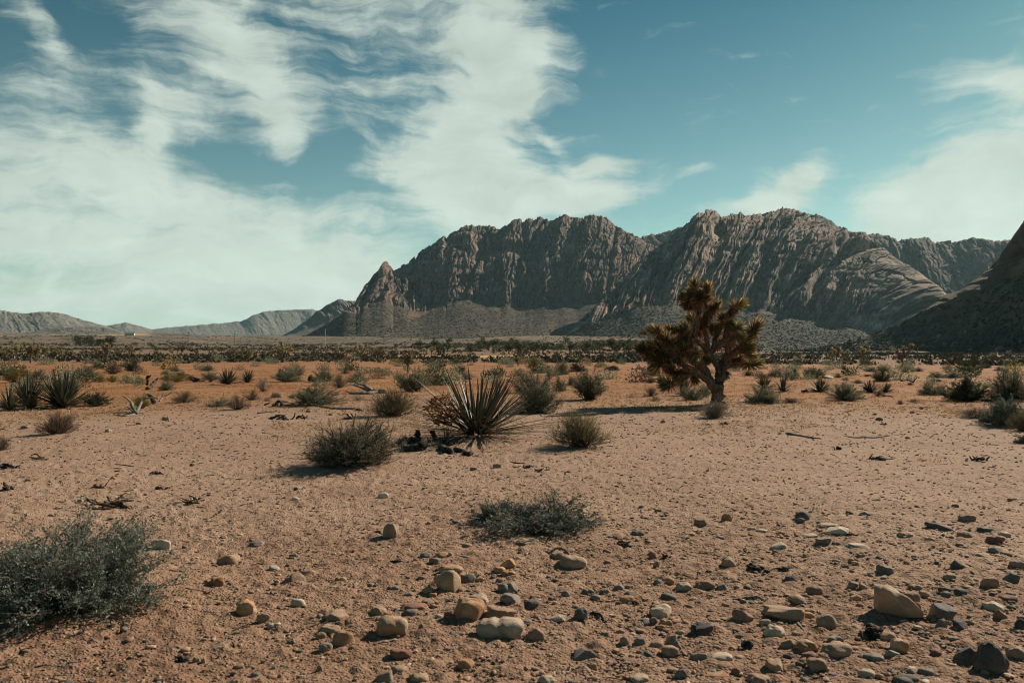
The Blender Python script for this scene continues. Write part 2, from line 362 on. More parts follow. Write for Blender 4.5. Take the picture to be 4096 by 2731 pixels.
def massif(name, sky_pts, r_base, r_ridge, material, nc, nr, cliff=True, seed=0, shear=0.0, talus_h=.28, amp=1.0, jag=5.0, back=900, round_top=.0, base_drop=6, red=None, wl=1.0, talus_d=.5, chute=1.0, soft=False, warp=34, rib=26, block=1.0):
    """a mountain with its own distance, depth and back side; its outline follows the photo's skyline.
    r_base, r_ridge: distance (m) of foot and ridge as (X, r) lists"""
    X = np.linspace(sky_pts[0][0], sky_pts[-1][0], nc)
    Y = interp_sky(sky_pts, X)
    A, te = azel_np(X, Y)
    rb = interp_sky(r_base, X); rr = interp_sky(r_ridge, X)
    ztop = CAM_Z + te * rr
    s0 = A * rr
    jag0 = jag; zsm = ztop.copy()
    ztop = ztop + jag0 * np.clip((ztop - gh(rb * np.sin(A), rb * np.cos(A))) / 130, .04, 1) * (fbm(s0 / 55, s0 * 0 + seed, 4, seed + 3) + .5 * np.abs(perlin(s0 / 22, s0 * 0 + 4.2, seed + 5)))
    zb = gh(rb * np.sin(A), rb * np.cos(A)) - base_drop
    jag = jag * np.clip((ztop - zb) / 130, .04, 1)
    if not soft:
        b1, b2, bid = worley(s0 / (24 * wl), s0 * 0 + .5, seed + 90); c1, c2, cid0 = worley(s0 / (9 * wl), s0 * 0 + .5, seed + 91)
        ztop = ztop + jag * (1.7 * (bid - .6) + 1.0 * (cid0 - .5) - .5 * np.exp(-((b2 - b1) / .12) ** 2))
    ztop = np.maximum(ztop, zb + 2)
    t = np.linspace(0, 1, nr)
    th = talus_h if np.ndim(talus_h) == 0 else None
    th = np.full(nc, talus_h) if th is not None else interp_sky(talus_h, X)
    th = np.clip(th * (1 + .45 * fbm(s0 / 260, s0 * 0 + 9.1, 3, seed + 8)), .04, .9)
    tt = talus_d                                    # share of the depth that is scree
    T = t[:, None]; TH = th[None, :]
    if cliff:
        d = np.where(T < .34, T / .34 * tt, tt + (1 - tt) * ((T - .34) / .66))
        q = np.clip((T - .34) / .66, 0, 1)
        hq = TH + (1 - TH) * (1 - (1 - q) ** (1.35 + round_top))
        h = np.where(T < .34, TH * (T / .34) ** 1.7, hq)
    else:
        d = T + 0 * TH; h = T ** 1.12 + 0 * TH
    zsm = np.maximum(zsm, zb + 2); crest = (ztop - zsm)[None, :]
    height = (zsm - zb)[None, :]
    z = zb[None, :] + h * height + crest * sstep(.70, 1.0, T)
    r = rb[None, :] + d * (rr - rb)[None, :]
    S = A[None, :] * rr[None, :] * np.ones_like(z)
    H = z - zb[None, :]
    if cliff:
        tal = 1 - sstep(-.05, .06, h - TH + .05 * fbm(S / 60, H / 60, 3, seed + 4))
    else:
        tal = np.full(z.shape, .6) + .4 * fbm(S / 200, H / 120, 3, seed + 4)
    cl = 1 - tal if cliff else np.full(z.shape, .4)
    fade = np.clip(height / 160, .05, 1) * sstep(0, .1, T)
    ws = S + shear * H + warp * wl * fbm(S / (230 * wl), H / (330 * wl), 3, seed + 11)
    big = 75 * chute * ridged(ws / (420 * wl), H / (1500 * wl), 2, seed + 20)
    big = big - big.mean()
    mid = 56 * billow(ws / (130 * wl), H / (900 * wl), 2, seed + 21)
    # ribs lean: broad flanks on the sunny side, steep ones on the other
    mid = 56 * billow((ws + .6 * mid) / (130 * wl), H / (900 * wl), 2, seed + 21)
    sm = rib * billow(ws / (40 * wl), H / (620 * wl), 2, seed + 22)
    sm = rib * billow((ws + .65 * sm) / (40 * wl), H / (620 * wl), 2, seed + 22)
    sm = sm + .42 * rib * billow(ws / (15 * wl) + .35 * perlin(S / 70, H / 90, seed + 1), H / (300 * wl), 2, seed + 23)
    wj = ws + 14 * wl * perlin(S / (50 * wl), H / (45 * wl), seed + 24)
    f1, f2, cid = worley(wj / (36 * wl), H / (110 * wl) + .25 * perlin(S / 60, H / 60, seed + 2), seed + 30)
    blk = block * (15 * np.minimum(f2 - f1, .22) / .22 + 20 * (cid - .5))
    g1, g2, gid = worley(wj / (13 * wl), H / (34 * wl) + .3 * perlin(S / 25, H / 25, seed + 6), seed + 31)
    blk2 = block * (8 * np.minimum(g2 - g1, .25) / .25 + 9 * (gid - .5))
    ledge = 6 * perlin(S / 240, H / 15 + .6 * fbm(S / 120, H / 90, 2, seed), seed + 40) + 3.0 * fbm(S / 9, H / 8, 2, seed + 41)
    k1 = np.abs(perlin(ws / (170 * wl), H / (700 * wl), seed + 43)); gully = -70 * chute * np.exp(-(k1 / .055) ** 2)     # deep chutes
    sm = sm + gully * sstep(.0, .25, h - TH)
    wb = sstep(.02, .40, T)
    D = amp * (sm + blk + blk2 + ledge) * (.55 if soft else 1)
    D = D - D[nr // 2:].mean()
    tal_d = amp * (13 * fbm(S / (150 * wl), r / (110 * wl), 4, seed + 50) + 3 * fbm(S / 12, H / 12, 3, seed + 51))
    top = 1 - .6 * sstep(.90, 1.0, T)           # keep the crest where the photo has it
    r = r - (D * cl + tal_d * (1 - cl) + amp * (big + mid * (.04 + .96 * cl)) * wb) * fade * top
    z = z + amp * fade * top * cl * (2.5 * fbm(S / 16, H / 16, 3, seed + 60) + (3.5 * (gid - .5) + 5 * (cid - .5)) * (0 if soft else 1))
    # carry the columns sideways a little too, so that buttresses lean and overhang
    dA = amp * cl * fade * top * (9 * perlin(S / 33, H / 40, seed + 70)) / rr[None, :]
    AA = A[None, :] + dA
    x = r * np.sin(AA); y = r * np.cos(AA)
    redm = np.zeros_like(z)
    if red is not None:
        hr = h / TH
        redm = np.exp(-((hr - red[0] - .25 * fbm(S / 180, H / 500, 2, seed + 80)) / red[1]) ** 2) * sstep(.12, .4, fbm(S / 130, H / 60, 2, seed + 81)) * .8
        tal = tal * (1 - redm)
    # back side
    nb = 24
    tb = np.linspace(0, 1, nb + 1)[1:, None]
    rbk = r[-1:] + tb * back; zbk = z[-1:] + (zb[None, :] - 30 - z[-1:]) * tb ** .8
    x = np.concatenate([x, rbk * np.sin(A)[None, :]]); y = np.concatenate([y, rbk * np.cos(A)[None, :]]); zz = np.concatenate([z, zbk])
    pad = np.zeros((nb, nc))
    foot = 1 - sstep(.0, .55, h / TH)
    at_ = {'foot': np.concatenate([foot * np.ones_like(z), pad]).ravel(), 'talus': np.concatenate([tal, pad + .3]).ravel(), 'red': np.concatenate([redm, pad]).ravel()}
    me = np_mesh(name, np.stack([x, y, zz], -1).reshape(-1, 3), grid_faces(nr + nb, nc), soft, material, at_)
    return me, dict(x=x[:nr], y=y[:nr], z=z, tal=tal, A=A)

SCREE = []
def mountains():
    mA = rock_material('varnished_sandstone', (0.33, 0.245, 0.190), (0.25, 0.155, 0.115), (0.062, 0.052, 0.050), (0.046, 0.038, 0.031), (0.105, 0.080, 0.059))  # last two: scree tones lowered, shade of the upper slope put into colour
    mB = rock_material('tan_sandstone', (0.50, 0.385, 0.30), (0.37, 0.25, 0.19), (0.075, 0.060, 0.055), (0.032, 0.032, 0.025), (0.070, 0.060, 0.046))  # last two: scree tones darkened in place of the mountain's cast shadow
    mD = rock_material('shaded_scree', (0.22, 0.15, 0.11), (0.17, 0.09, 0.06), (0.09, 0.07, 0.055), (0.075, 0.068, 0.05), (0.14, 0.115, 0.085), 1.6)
    mC = rock_material('far_ridge_rock', (0.22, 0.16, 0.12), (0.2, 0.12, 0.09), (0.09, 0.075, 0.06), (0.09, 0.085, 0.065), (0.16, 0.13, 0.1))
    mE = rock_material('hazy_hill_earth', (0.24, 0.22, 0.18), (0.19, 0.17, 0.145), (0.12, 0.115, 0.105), (0.13, 0.125, 0.11), (0.23, 0.21, 0.175), .5, .3)  # earth tones paled and cooled, distance haze mixed into the colour
    A_sky = [(660, 786), (700, 770), (760, 738), (800, 708), (818, 696), (826, 672), (836, 656), (850, 640), (862, 624), (872, 614), (880, 603), (888, 600), (898, 605), (904, 619), (915, 612), (925, 608), (940, 605), (955, 590), (970, 575), (990, 560), (1008, 546), (1018, 541), (1024, 546), (1030, 540), (1055, 525), (1080, 517), (1110, 516), (1130, 520), (1150, 528), (1160, 518), (1180, 508), (1195, 503), (1206, 507), (1215, 499), (1225, 503), (1240, 497), (1262, 503), (1280, 497), (1300, 494), (1322, 500), (1340, 497), (1370, 494), (1395, 499), (1412, 512), (1440, 530), (1470, 546), (1500, 560), (1560, 600), (1640, 660)]
    me, g = massif('sandstone_massif', A_sky, [(660, 2250), (820, 2000), (1100, 1850), (1400, 1900), (1640, 2000)], [(660, 2420), (760, 2560), (830, 2640), (900, 2900), (1100, 3180), (1400, 3280), (1640, 3200)], mA, 1000, 330, True, 3, -.14, [(660, .95), (790, .9), (826, .50), (900, .40), (1000, .30), (1200, .26), (1400, .26), (1640, .3)], 1.0, 5.0, red=(.86, .10), warp=26, rib=22, block=1.25, talus_d=.57)
    obj('mountain', me, kind='structure', label='dark varnished sandstone massif with a sharp fin at its lower end'); SCREE.append((g, 1))
    B_sky = [(1230, 792), (1290, 772), (1380, 690), (1440, 635), (1480, 590), (1530, 552), (1560, 531), (1580, 511), (1600, 497), (1625, 487), (1645, 489), (1665, 496), (1700, 487), (1725, 490), (1740, 487), (1770, 481), (1790, 477), (1805, 473), (1818, 477), (1830, 484), (1860, 489), (1880, 491), (1905, 505), (1920, 516), (1950, 526), (1990, 541), (2025, 566), (2060, 590), (2100, 618), (2150, 655), (2190, 690), (2240, 760), (2290, 800)]
    me, g = massif('sandstone_dome', B_sky, [(1230, 1900), (1400, 1650), (1700, 1480), (2000, 1550), (2290, 1700)], [(1230, 2050), (1330, 2200), (1560, 2750), (1800, 2980), (2000, 2850), (2200, 2480), (2290, 2250)], mB, 1150, 330, True, 17, -.5, [(1230, .9), (1300, .6), (1500, .32), (1700, .24), (1900, .16), (2100, .12), (2290, .3)], 1.0, 4.5, round_top=.25, red=(.92, .09), warp=22, rib=34, block=.5, talus_d=.52, chute=1.7)
    obj('mountain', me, kind='structure', label='tan sandstone mountain with leaning fluted ribs, tallest of the range'); SCREE.append((g, 1.01))
    C_sky = [(1400, 600), (1440, 560), (1480, 542), (1530, 531), (1560, 523), (1600, 520), (1800, 520), (1960, 528), (1990, 539), (2020, 536), (2060, 549), (2100, 549), (2128, 544), (2150, 556), (2200, 550), (2240, 545), (2280, 553), (2330, 548), (2420, 560), (2600, 600)]
    me, g = massif('back_ridge', C_sky, [(1400, 3000), (2600, 3000)], [(1400, 4000), (2600, 4000)], mC, 600, 180, True, 29, .3, .4, .9, 5.0)
    obj('mountain', me, kind='structure', label='dark ridge behind the saddle of the tan mountain')
    D_sky = [(1640, 830), (1760, 816), (1860, 801), (1990, 774), (2060, 748), (2130, 712), (2200, 671), (2260, 624), (2310, 576), (2335, 543), (2352, 512), (2400, 470), (2500, 440), (2700, 420), (2900, 430)]
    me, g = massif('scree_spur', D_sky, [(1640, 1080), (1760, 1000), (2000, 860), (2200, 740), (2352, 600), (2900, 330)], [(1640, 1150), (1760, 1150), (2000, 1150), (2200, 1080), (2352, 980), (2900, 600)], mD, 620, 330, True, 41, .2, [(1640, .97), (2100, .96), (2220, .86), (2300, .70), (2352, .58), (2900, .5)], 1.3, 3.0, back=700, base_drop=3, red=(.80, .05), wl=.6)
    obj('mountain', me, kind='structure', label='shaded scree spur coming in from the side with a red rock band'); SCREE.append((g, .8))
    G_sky = [(560, 800), (620, 778), (650, 769), (680, 752), (700, 736), (720, 722), (740, 705), (760, 695), (780, 686), (800, 690), (818, 689), (900, 700), (1000, 740)]
    me, g = massif('foothill', G_sky, [(560, 3400), (1000, 3400)], [(560, 3700), (640, 3900), (1000, 4300)], mE, 380, 170, True, 53, .6, .5, .9, 3.0)
    obj('hill', me, kind='structure', label='bare grey hill running down beside the sandstone massif')
    F_sky = [(225, 752), (250, 747), (290, 740), (320, 748), (350, 756), (380, 752), (430, 748), (470, 745), (520, 741), (560, 735), (585, 722), (610, 714), (650, 711), (690, 710), (716, 709), (740, 716), (800, 740), (900, 770)]
    me, g = massif('pale_hills', F_sky, [(225, 7000), (900, 7000)], [(225, 7800), (900, 8400)], mE, 420, 120, False, 61, .5, .5, 2.6, 9, back=2000, wl=2.0, soft=True, base_drop=20)
    obj('hill', me, kind='structure', label='pale far hills with a flat topped shoulder')
    E_sky = [(-500, 720), (-200, 690), (-60, 700), (0, 711), (30, 717), (60, 720), (90, 716), (112, 715), (150, 721), (175, 729), (200, 737), (225, 743), (250, 750), (290, 766), (330, 785)]
    me, g = massif('bare_hills', E_sky, [(-500, 4800), (330, 4800)], [(-500, 5600), (330, 5600)], mE, 420, 150, False, 67, .4, .5, 2.4, 8, back=1500, wl=1.6, soft=True, base_drop=15)
    obj('hill', me, kind='structure', label='bare rounded hills far off at the end of the valley')
    M_sky = [(-300, 752), (-60, 760), (0, 766), (60, 763), (100, 757), (130, 752), (200, 749), (240, 752), (265, 757), (290, 768), (310, 777), (340, 785)]
    me, g = massif('mesa', M_sky, [(-300, 3300), (340, 3300)], [(-300, 3600), (340, 3550)], mE, 400, 130, True, 71, .2, .55, .6, 2, base_drop=8)
    obj('mesa', me, kind='structure', label='low eroded mesa in front of the bare hills')
# ------------------------------------------------------------------ plant building blocks
def unit(v): return v / np.maximum(np.linalg.norm(v, axis=-1, keepdims=True), 1e-9)
def tube_batch(P, Rad, sides=3):
    n, k, _ = P.shape
    T = unit(np.gradient(P, axis=1))
    ref = np.where(np.abs(T[..., 2:3]) > .9, np.array([1.0, 0, 0]), np.array([0, 0, 1.0]))
    U = unit(np.cross(T, ref)); V = np.cross(T, U)
    a = np.arange(sides) / sides * 2 * pi
    ring = P[:, :, None] + Rad[:, :, None, None] * (np.cos(a)[None, None, :, None] * U[:, :, None] + np.sin(a)[None, None, :, None] * V[:, :, None])
    v = ring.reshape(-1, 3)
    i = np.arange(n)[:, None, None] * k * sides + np.arange(k - 1)[None, :, None] * sides
    j = np.arange(sides)[None, None, :]; j2 = (j + 1) % sides
    f = np.stack([i + j, i + j2, i + sides + j2, i + sides + j], -1).reshape(-1, 4)
    return v, f
def blade_batch(P, Wd, N, keel=.35):
    n, k, _ = P.shape
    T = unit(np.gradient(P, axis=1)); S = unit(np.cross(T, N[:, None, :])); M = np.cross(S, T)
    v = np.stack([P - S * Wd[..., None], P - M * Wd[..., None] * keel, P + S * Wd[..., None]], 2).reshape(-1, 3)
    i = np.arange(n)[:, None] * k * 3 + np.arange(k - 1)[None, :] * 3
    f = np.concatenate([np.stack([i, i + 1, i + 4, i + 3], -1).reshape(-1, 4), np.stack([i + 1, i + 2, i + 5, i + 4], -1).reshape(-1, 4)])
    return v, f
def leaf_batch(C, D, L, Wd, rng):
    """rhombus leaves: centre, direction, length, width"""
    n = len(C); S = unit(np.cross(D, unit(rng.normal(size=(n, 3))))); nn = np.cross(D, S)
    L = L[:, None]; Wd = Wd[:, None]
    v = np.stack([C - D * L * .5, C + S * Wd * .5 + nn * L * .08, C + D * L * .5, C - S * Wd * .5 + nn * L * .08], 1).reshape(-1, 3)
    return v, np.arange(n * 4).reshape(-1, 4)
def join(parts):
    vs, fs, o = [], [], 0
    for v, f in parts:
        vs.append(v); fs.append(f + o); o += len(v)
    return np.concatenate(vs), np.concatenate(fs)
def rnd_dir(rng, n): return unit(rng.normal(size=(n, 3)))

def foliage_mat(name, a, b, tip=None, trans=.25, rough=.75):
    m, N, bs = mat(name, rough, .25)
    v = N.attr('v'); oi = N.n('ShaderNodeObjectInfo').outputs['Random']
    c = N.mix(v, a, b)
    if tip is not None: c = N.mix(N.ramp(v, .8, .86), c, tip)
    hs = N.n('ShaderNodeHueSaturation'); N.put(hs.inputs['Value'], N.ramp(oi, 0, 1, .78, 1.25, False)); N.put(hs.inputs['Hue'], N.ramp(oi, 0, 1, .485, .51, False)); N.put(hs.inputs['Color'], c)
    N.put(bs.inputs['Base Color'], hs.outputs[0])
    tr = N.n('ShaderNodeBsdfTranslucent'); N.put(tr.inputs[0], hs.outputs[0])
    mx = N.n('ShaderNodeMixShader'); mx.inputs[0].default_value = trans
    N.t.links.new(bs.outputs[0], mx.inputs[1]); N.t.links.new(tr.outputs[0], mx.inputs[2])
    N.t.links.new(mx.outputs[0], N.t.nodes['Material Output'].inputs[0])
    return m
def wood_mat(name, a, b, scale=30.0, bump=.02, stretch=(1, 1, .15)):
    m, N, bs = mat(name, .9, .15)
    p = N.mapping(objco(N), stretch)
    n1 = N.noise(p, scale, 6, .65); n2 = N.noise(objco(N), scale * .15, 3, .5)
    c = N.mix(N.ramp(n1, .38, .62), a, b); c = N.mix(N.ramp(n2, .4, .65, 0, .5), c, a)
    N.put(bs.inputs['Base Color'], c); set_bump(N, bs, n1, .8, bump)
    return m

M = {}
def plant_materials():
    M['grey_leaf'] = foliage_mat('grey_green_leaf', (0.112, 0.122, 0.078), (0.251, 0.257, 0.163), (0.409, 0.372, 0.242))
    M['teal_leaf'] = foliage_mat('blue_green_leaf', (0.054, 0.078, 0.065), (0.142, 0.173, 0.135), (0.270, 0.284, 0.223))
    M['dark_leaf'] = foliage_mat('dark_green_leaf', (0.034, 0.047, 0.023), (0.081, 0.096, 0.047), (0.130, 0.143, 0.072))
    M['wiry_leaf'] = foliage_mat('wiry_green_stem', (0.091, 0.086, 0.039), (0.195, 0.163, 0.081), (0.338, 0.247, 0.130))
    M['yellow_leaf'] = foliage_mat('yellow_green_stem', (0.124, 0.111, 0.021), (0.260, 0.215, 0.039), (0.338, 0.286, 0.091))
    M['brown_leaf'] = foliage_mat('dry_brown_twig', (0.119, 0.077, 0.048), (0.256, 0.169, 0.100), (0.400, 0.275, 0.163))
    M['ash_leaf'] = foliage_mat('ash_grey_twig', (0.121, 0.101, 0.081), (0.230, 0.196, 0.161), (0.322, 0.287, 0.241))
    M['tree_leaf'] = foliage_mat('green_tree_leaf', (0.045, 0.058, 0.030), (0.090, 0.100, 0.050), (0.14, 0.13, 0.06))
    M['twig'] = wood_mat('pale_twig_bark', (0.12, 0.092, 0.07), (0.29, 0.235, 0.18), 40, .003)
    M['dark_twig'] = wood_mat('dark_twig_bark', (0.045, 0.035, 0.028), (0.12, 0.092, 0.07), 40, .003)
    M['yucca'] = foliage_mat('yucca_blade', (0.034, 0.042, 0.032), (0.085, 0.096, 0.068), (0.15, 0.13, 0.075), .08, .5)
    M['yucca_dead'] = foliage_mat('dead_yucca_blade', (0.115, 0.070, 0.040), (0.27, 0.17, 0.095), (0.38, 0.27, 0.17), .15, .8)
    M['dry_flower'] = foliage_mat('dried_flower_husk', (0.17, 0.070, 0.025), (0.36, 0.165, 0.060), (0.46, 0.27, 0.13), .2, .8)
    M['joshua'] = foliage_mat('joshua_blade', (0.075, 0.078, 0.036), (0.22, 0.19, 0.080), (0.66, 0.42, 0.20), .4, .4)
    M['joshua_dead'] = foliage_mat('dead_joshua_blade', (0.19, 0.095, 0.050), (0.40, 0.205, 0.105), (0.56, 0.36, 0.22), .4, .8)
    M['straw'] = foliage_mat('straw_grass', (0.20, 0.115, 0.045), (0.40, 0.25, 0.11), (0.50, 0.37, 0.20), .3, .8)
    M['bark'] = wood_mat('joshua_bark', (0.075, 0.056, 0.044), (0.22, 0.16, 0.12), 26, .05, (1, 1, .35))
    M['grey_wood'] = wood_mat('weathered_grey_wood', (0.10, 0.085, 0.07), (0.31, 0.265, 0.22), 30, .01, (1, 1, 1))
    M['dark_wood'] = wood_mat('charred_wood', (0.020, 0.017, 0.016), (0.085, 0.07, 0.06), 30, .012, (1, 1, 1))
    M['brown_wood'] = wood_mat('dry_brown_wood', (0.06, 0.04, 0.028), (0.17, 0.115, 0.08), 30, .008, (1, 1, 1))

def vattr(n_items, per, rng, top=None):
    v = rng.random(n_items)
    if top is not None: v = np.clip(.65 * v + .35 * top, 0, 1)
    return np.repeat(v, per)

def bush_meshes(seed, h=.7, n_stem=60, n_twig=500, n_leaf=5000, leaf=.022, slim=.4, spread=(8, 84), wob=.35, twig_r=.004, mode='leaf', lean=(0, 0), ground_skirt=.0):
    """a shrub of nominal width 1 and height h: returns (stem mesh arrays, foliage arrays, foliage v)"""
    rng = np.random.default_rng(seed)
    a = rng.random(n_stem) * 2 * pi
    tilt = np.radians(spread[0] + (spread[1] - spread[0]) * rng.random(n_stem) ** .75)
    env = 1 + wob * perlin(np.cos(a) * 1.7 + seed, np.sin(a) * 1.7 + tilt * 1.3, seed) + .12 * rng.normal(size=n_stem)
    tip = np.stack([np.sin(tilt) * np.cos(a) * .5, np.sin(tilt) * np.sin(a) * .5, np.cos(tilt) * h + .03], 1) * env[:, None]
    tip[:, 0] += lean[0] * tip[:, 2]; tip[:, 1] += lean[1] * tip[:, 2]
    tip[:, 2] = np.maximum(tip[:, 2], .03 + .05 * rng.random(n_stem))
    base = np.concatenate([rng.normal(size=(n_stem, 2)) * .075, np.full((n_stem, 1), -.02)], 1)
    t = np.linspace(0, 1, 6)[None, :, None]
    ctrl = base * .5 + tip * .5; ctrl[:, 2] += -.10 * h + .30 * h * rng.random(n_stem); ctrl += rng.normal(size=ctrl.shape) * .035
    S = base[:, None] * (1 - t) ** 2 + 2 * ctrl[:, None] * t * (1 - t) + tip[:, None] * t ** 2
    S[:, 1:] += rng.normal(size=S[:, 1:].shape) * .008
    sr = np.linspace(1, .35, 6)[None, :] * (twig_r * 2.2) * (.6 + .8 * rng.random((n_stem, 1)))
    # twigs
    si = rng.integers(0, n_stem, n_twig); tt = .30 + .7 * rng.random(n_twig) ** .7
    k = np.minimum((tt * 5).astype(int), 4); fr = tt * 5 - k
    p0 = S[si, k] * (1 - fr[:, None]) + S[si, k + 1] * fr[:, None]
    dirn = unit(S[si, k + 1] - S[si, k])
    dirn = unit(dirn * .8 + rnd_dir(rng, n_twig) * .75 + np.array([0, 0, .35]))
    ln = (.07 + .13 * rng.random(n_twig)) * (1.0 if mode == 'leaf' else 1.5)
    t3 = np.linspace(0, 1, 4)[None, :, None]
    bend = rnd_dir(rng, n_twig) * (ln * .18)[:, None]
    T = p0[:, None] + dirn[:, None] * ln[:, None, None] * t3 + bend[:, None] * (t3 ** 2)
    T[..., 2] = np.maximum(T[..., 2], .008)
    tr = np.linspace(1, .3, 4)[None, :] * twig_r * (.5 + .6 * rng.random((n_twig, 1)))
    stems = join([tube_batch(S, sr, 4), tube_batch(T, tr, 3)])
    ti = rng.integers(0, n_twig, n_leaf); u = rng.random(n_leaf) ** .8
    k = np.minimum((u * 3).astype(int), 2); fr = (u * 3 - k)[:, None]
    C = T[ti, k] * (1 - fr) + T[ti, k + 1] * fr
    if mode == 'leaf':
        C = C + rng.normal(size=C.shape) * .012
        D = unit(rnd_dir(rng, n_leaf) + .5 * unit(C - np.array([0, 0, h * .2])) + np.array([0, 0, .3]))
        L = leaf * (.6 + .8 * rng.random(n_leaf))
        v, f = leaf_batch(C, D, L, L * slim, rng)
        va = vattr(n_leaf, 4, rng)
    else:                                        # wiry: fine upright stems instead of leaves
        D = unit(dirn[ti] * .8 + rnd_dir(rng, n_leaf) * .4 + np.array([0, 0, .55]))
        L = leaf * (.6 + .8 * rng.random(n_leaf))
        P = C[:, None] + D[:, None] * L[:, None, None] * np.linspace(0, 1, 3)[None, :, None]
        P[:, 1] += rng.normal(size=(n_leaf, 3)) * (L * .06)[:, None]
        v, f = blade_batch(P, np.linspace(1, .25, 3)[None, :] * (L * slim)[:, None] * .5, rnd_dir(rng, n_leaf))
        va = vattr(n_leaf, 9, rng)
    # bring the whole to width 1 and height h
    sv = stems[0]; allp = np.concatenate([v, sv])
    lo, hi = np.percentile(allp[:, :2], 1.0, axis=0), np.percentile(allp[:, :2], 99.0, axis=0)
    c2 = (lo + hi) / 2 * (0 if lean != (0, 0) else 1); k2 = 1.0 / max((hi - lo).max(), .1); kz = h / max(np.percentile(v[:, 2], 99.0), .05)
    for q in (v, sv):
        q[:, :2] = (q[:, :2] - c2) * k2; q[:, 2] *= kz
    v[:, 2] = np.maximum(v[:, 2], .002)
    return stems, (v, f), va

def far_bush(seed, h=.7, n=420, leaf=.10, slim=.55):
    """compact shrub of leaf sprays for the plain"""
    rng = np.random.default_rng(seed)
    d = rnd_dir(rng, n); d[:, 2] = np.abs(d[:, 2])
    env = 1 + .35 * perlin(d[:, 0] * 2 + seed, d[:, 1] * 2 + d[:, 2], seed)
    r = rng.random(n) ** .4
    C = d * np.array([.5, .5, h]) * (env * r)[:, None]
    D = unit(d + .8 * rnd_dir(rng, n) + np.array([0, 0, .4]))
    L = leaf * (.5 + .9 * rng.random(n))
    v, f = leaf_batch(C, D, L, L * slim, rng)
    v[:, 2] = np.maximum(v[:, 2], -.02)
    return (v, f), vattr(n, 4, rng)

def yucca_meshes(seed, n=90, length=.8, width=.022, tilt=(2, 88), bias=.8, dead=26, k=5):
    """rosette of stiff bayonet leaves; returns (live, v), (dead, v)"""
    rng = np.random.default_rng(seed)
    def rosette(n, lo, hi, Lm, droop, w, pw):
        a = rng.random(n) * 2 * pi; ti = np.radians(lo + (hi - lo) * rng.random(n) ** pw)
        D = np.stack([np.sin(ti) * np.cos(a), np.sin(ti) * np.sin(a), np.cos(ti)], 1)
        base = np.stack([np.cos(a) * .05, np.sin(a) * .05, .05 + .10 * rng.random(n) * np.cos(ti)], 1) * (length / .8)
        L = Lm * (.72 + .4 * rng.random(n)); t = np.linspace(0, 1, k)[None, :, None]
        P = base[:, None] + D[:, None] * L[:, None, None] * t
        P[..., 2] -= droop * L[:, None] * (t[..., 0] ** 2) * np.sin(ti)[:, None]
        side = unit(np.cross(D, rnd_dir(rng, n))); P = P + side[:, None] * (.05 * L * rng.normal(size=n))[:, None, None] * t ** 2
        P[..., 2] = np.maximum(P[..., 2], .01 + .02 * rng.random((n, 1)))
        prof = np.interp(np.linspace(0, 1, k), [0, .3, .7, 1], [.75, 1, .72, .04])
        Wd = prof[None, :] * w * (.75 + .5 * rng.random((n, 1)))
        up = np.array([0, 0, 1.0])[None] - D * D[:, 2:3]; N = unit(up + .25 * rnd_dir(rng, n))
        v, f = blade_batch(P, Wd, N)
        return (v, f), vattr(n, 3 * k, rng)
    live = rosette(n, tilt[0], tilt[1], length, .06, width, bias)
    dd = rosette(dead, 62, 112, length * .62, .30, width * .62, .7)
    return live, dd

def flower_mesh(seed, h=.5, w=.12, n=260, stalk=.012):
    """dried flower cluster on a stalk"""
    rng = np.random.default_rng(seed)
    z = h * (.30 + .70 * rng.random(n)); a = rng.random(n) * 2 * pi
    rr = w * (.25 + .75 * rng.random(n)) * np.sin(np.clip((z / h - .25) / .78, 0, 1) * pi) ** .5
    C = np.stack([np.cos(a) * rr, np.sin(a) * rr, z], 1) + rng.normal(size=(n, 3)) * .01
    L = .045 * (.5 + .9 * rng.random(n))
    lf = leaf_batch(C, rnd_dir(rng, n), L, L * .6, rng)
    P = np.stack([np.zeros(6), np.zeros(6), np.linspace(0, h, 6)], 1)[None] + rng.normal(size=(1, 6, 3)) * .008
    tb = tube_batch(P, np.full((1, 6), stalk), 5)
    nb = 26; zz = h * (.3 + .65 * rng.random(nb)); ab = rng.random(nb) * 2 * pi
    B = np.stack([np.stack([np.zeros(nb), np.zeros(nb), zz], 1), np.stack([np.cos(ab) * w * .5, np.sin(ab) * w * .5, zz + .03], 1), np.stack([np.cos(ab) * w * .8, np.sin(ab) * w * .8, zz + .08], 1)], 1)
    br = tube_batch(B, np.full((nb, 3), stalk * .35), 3)
    v, f = join([lf, tb, br])
    return (v, f), np.concatenate([vattr(n, 4, rng), np.full(len(v) - n * 4, .4)])

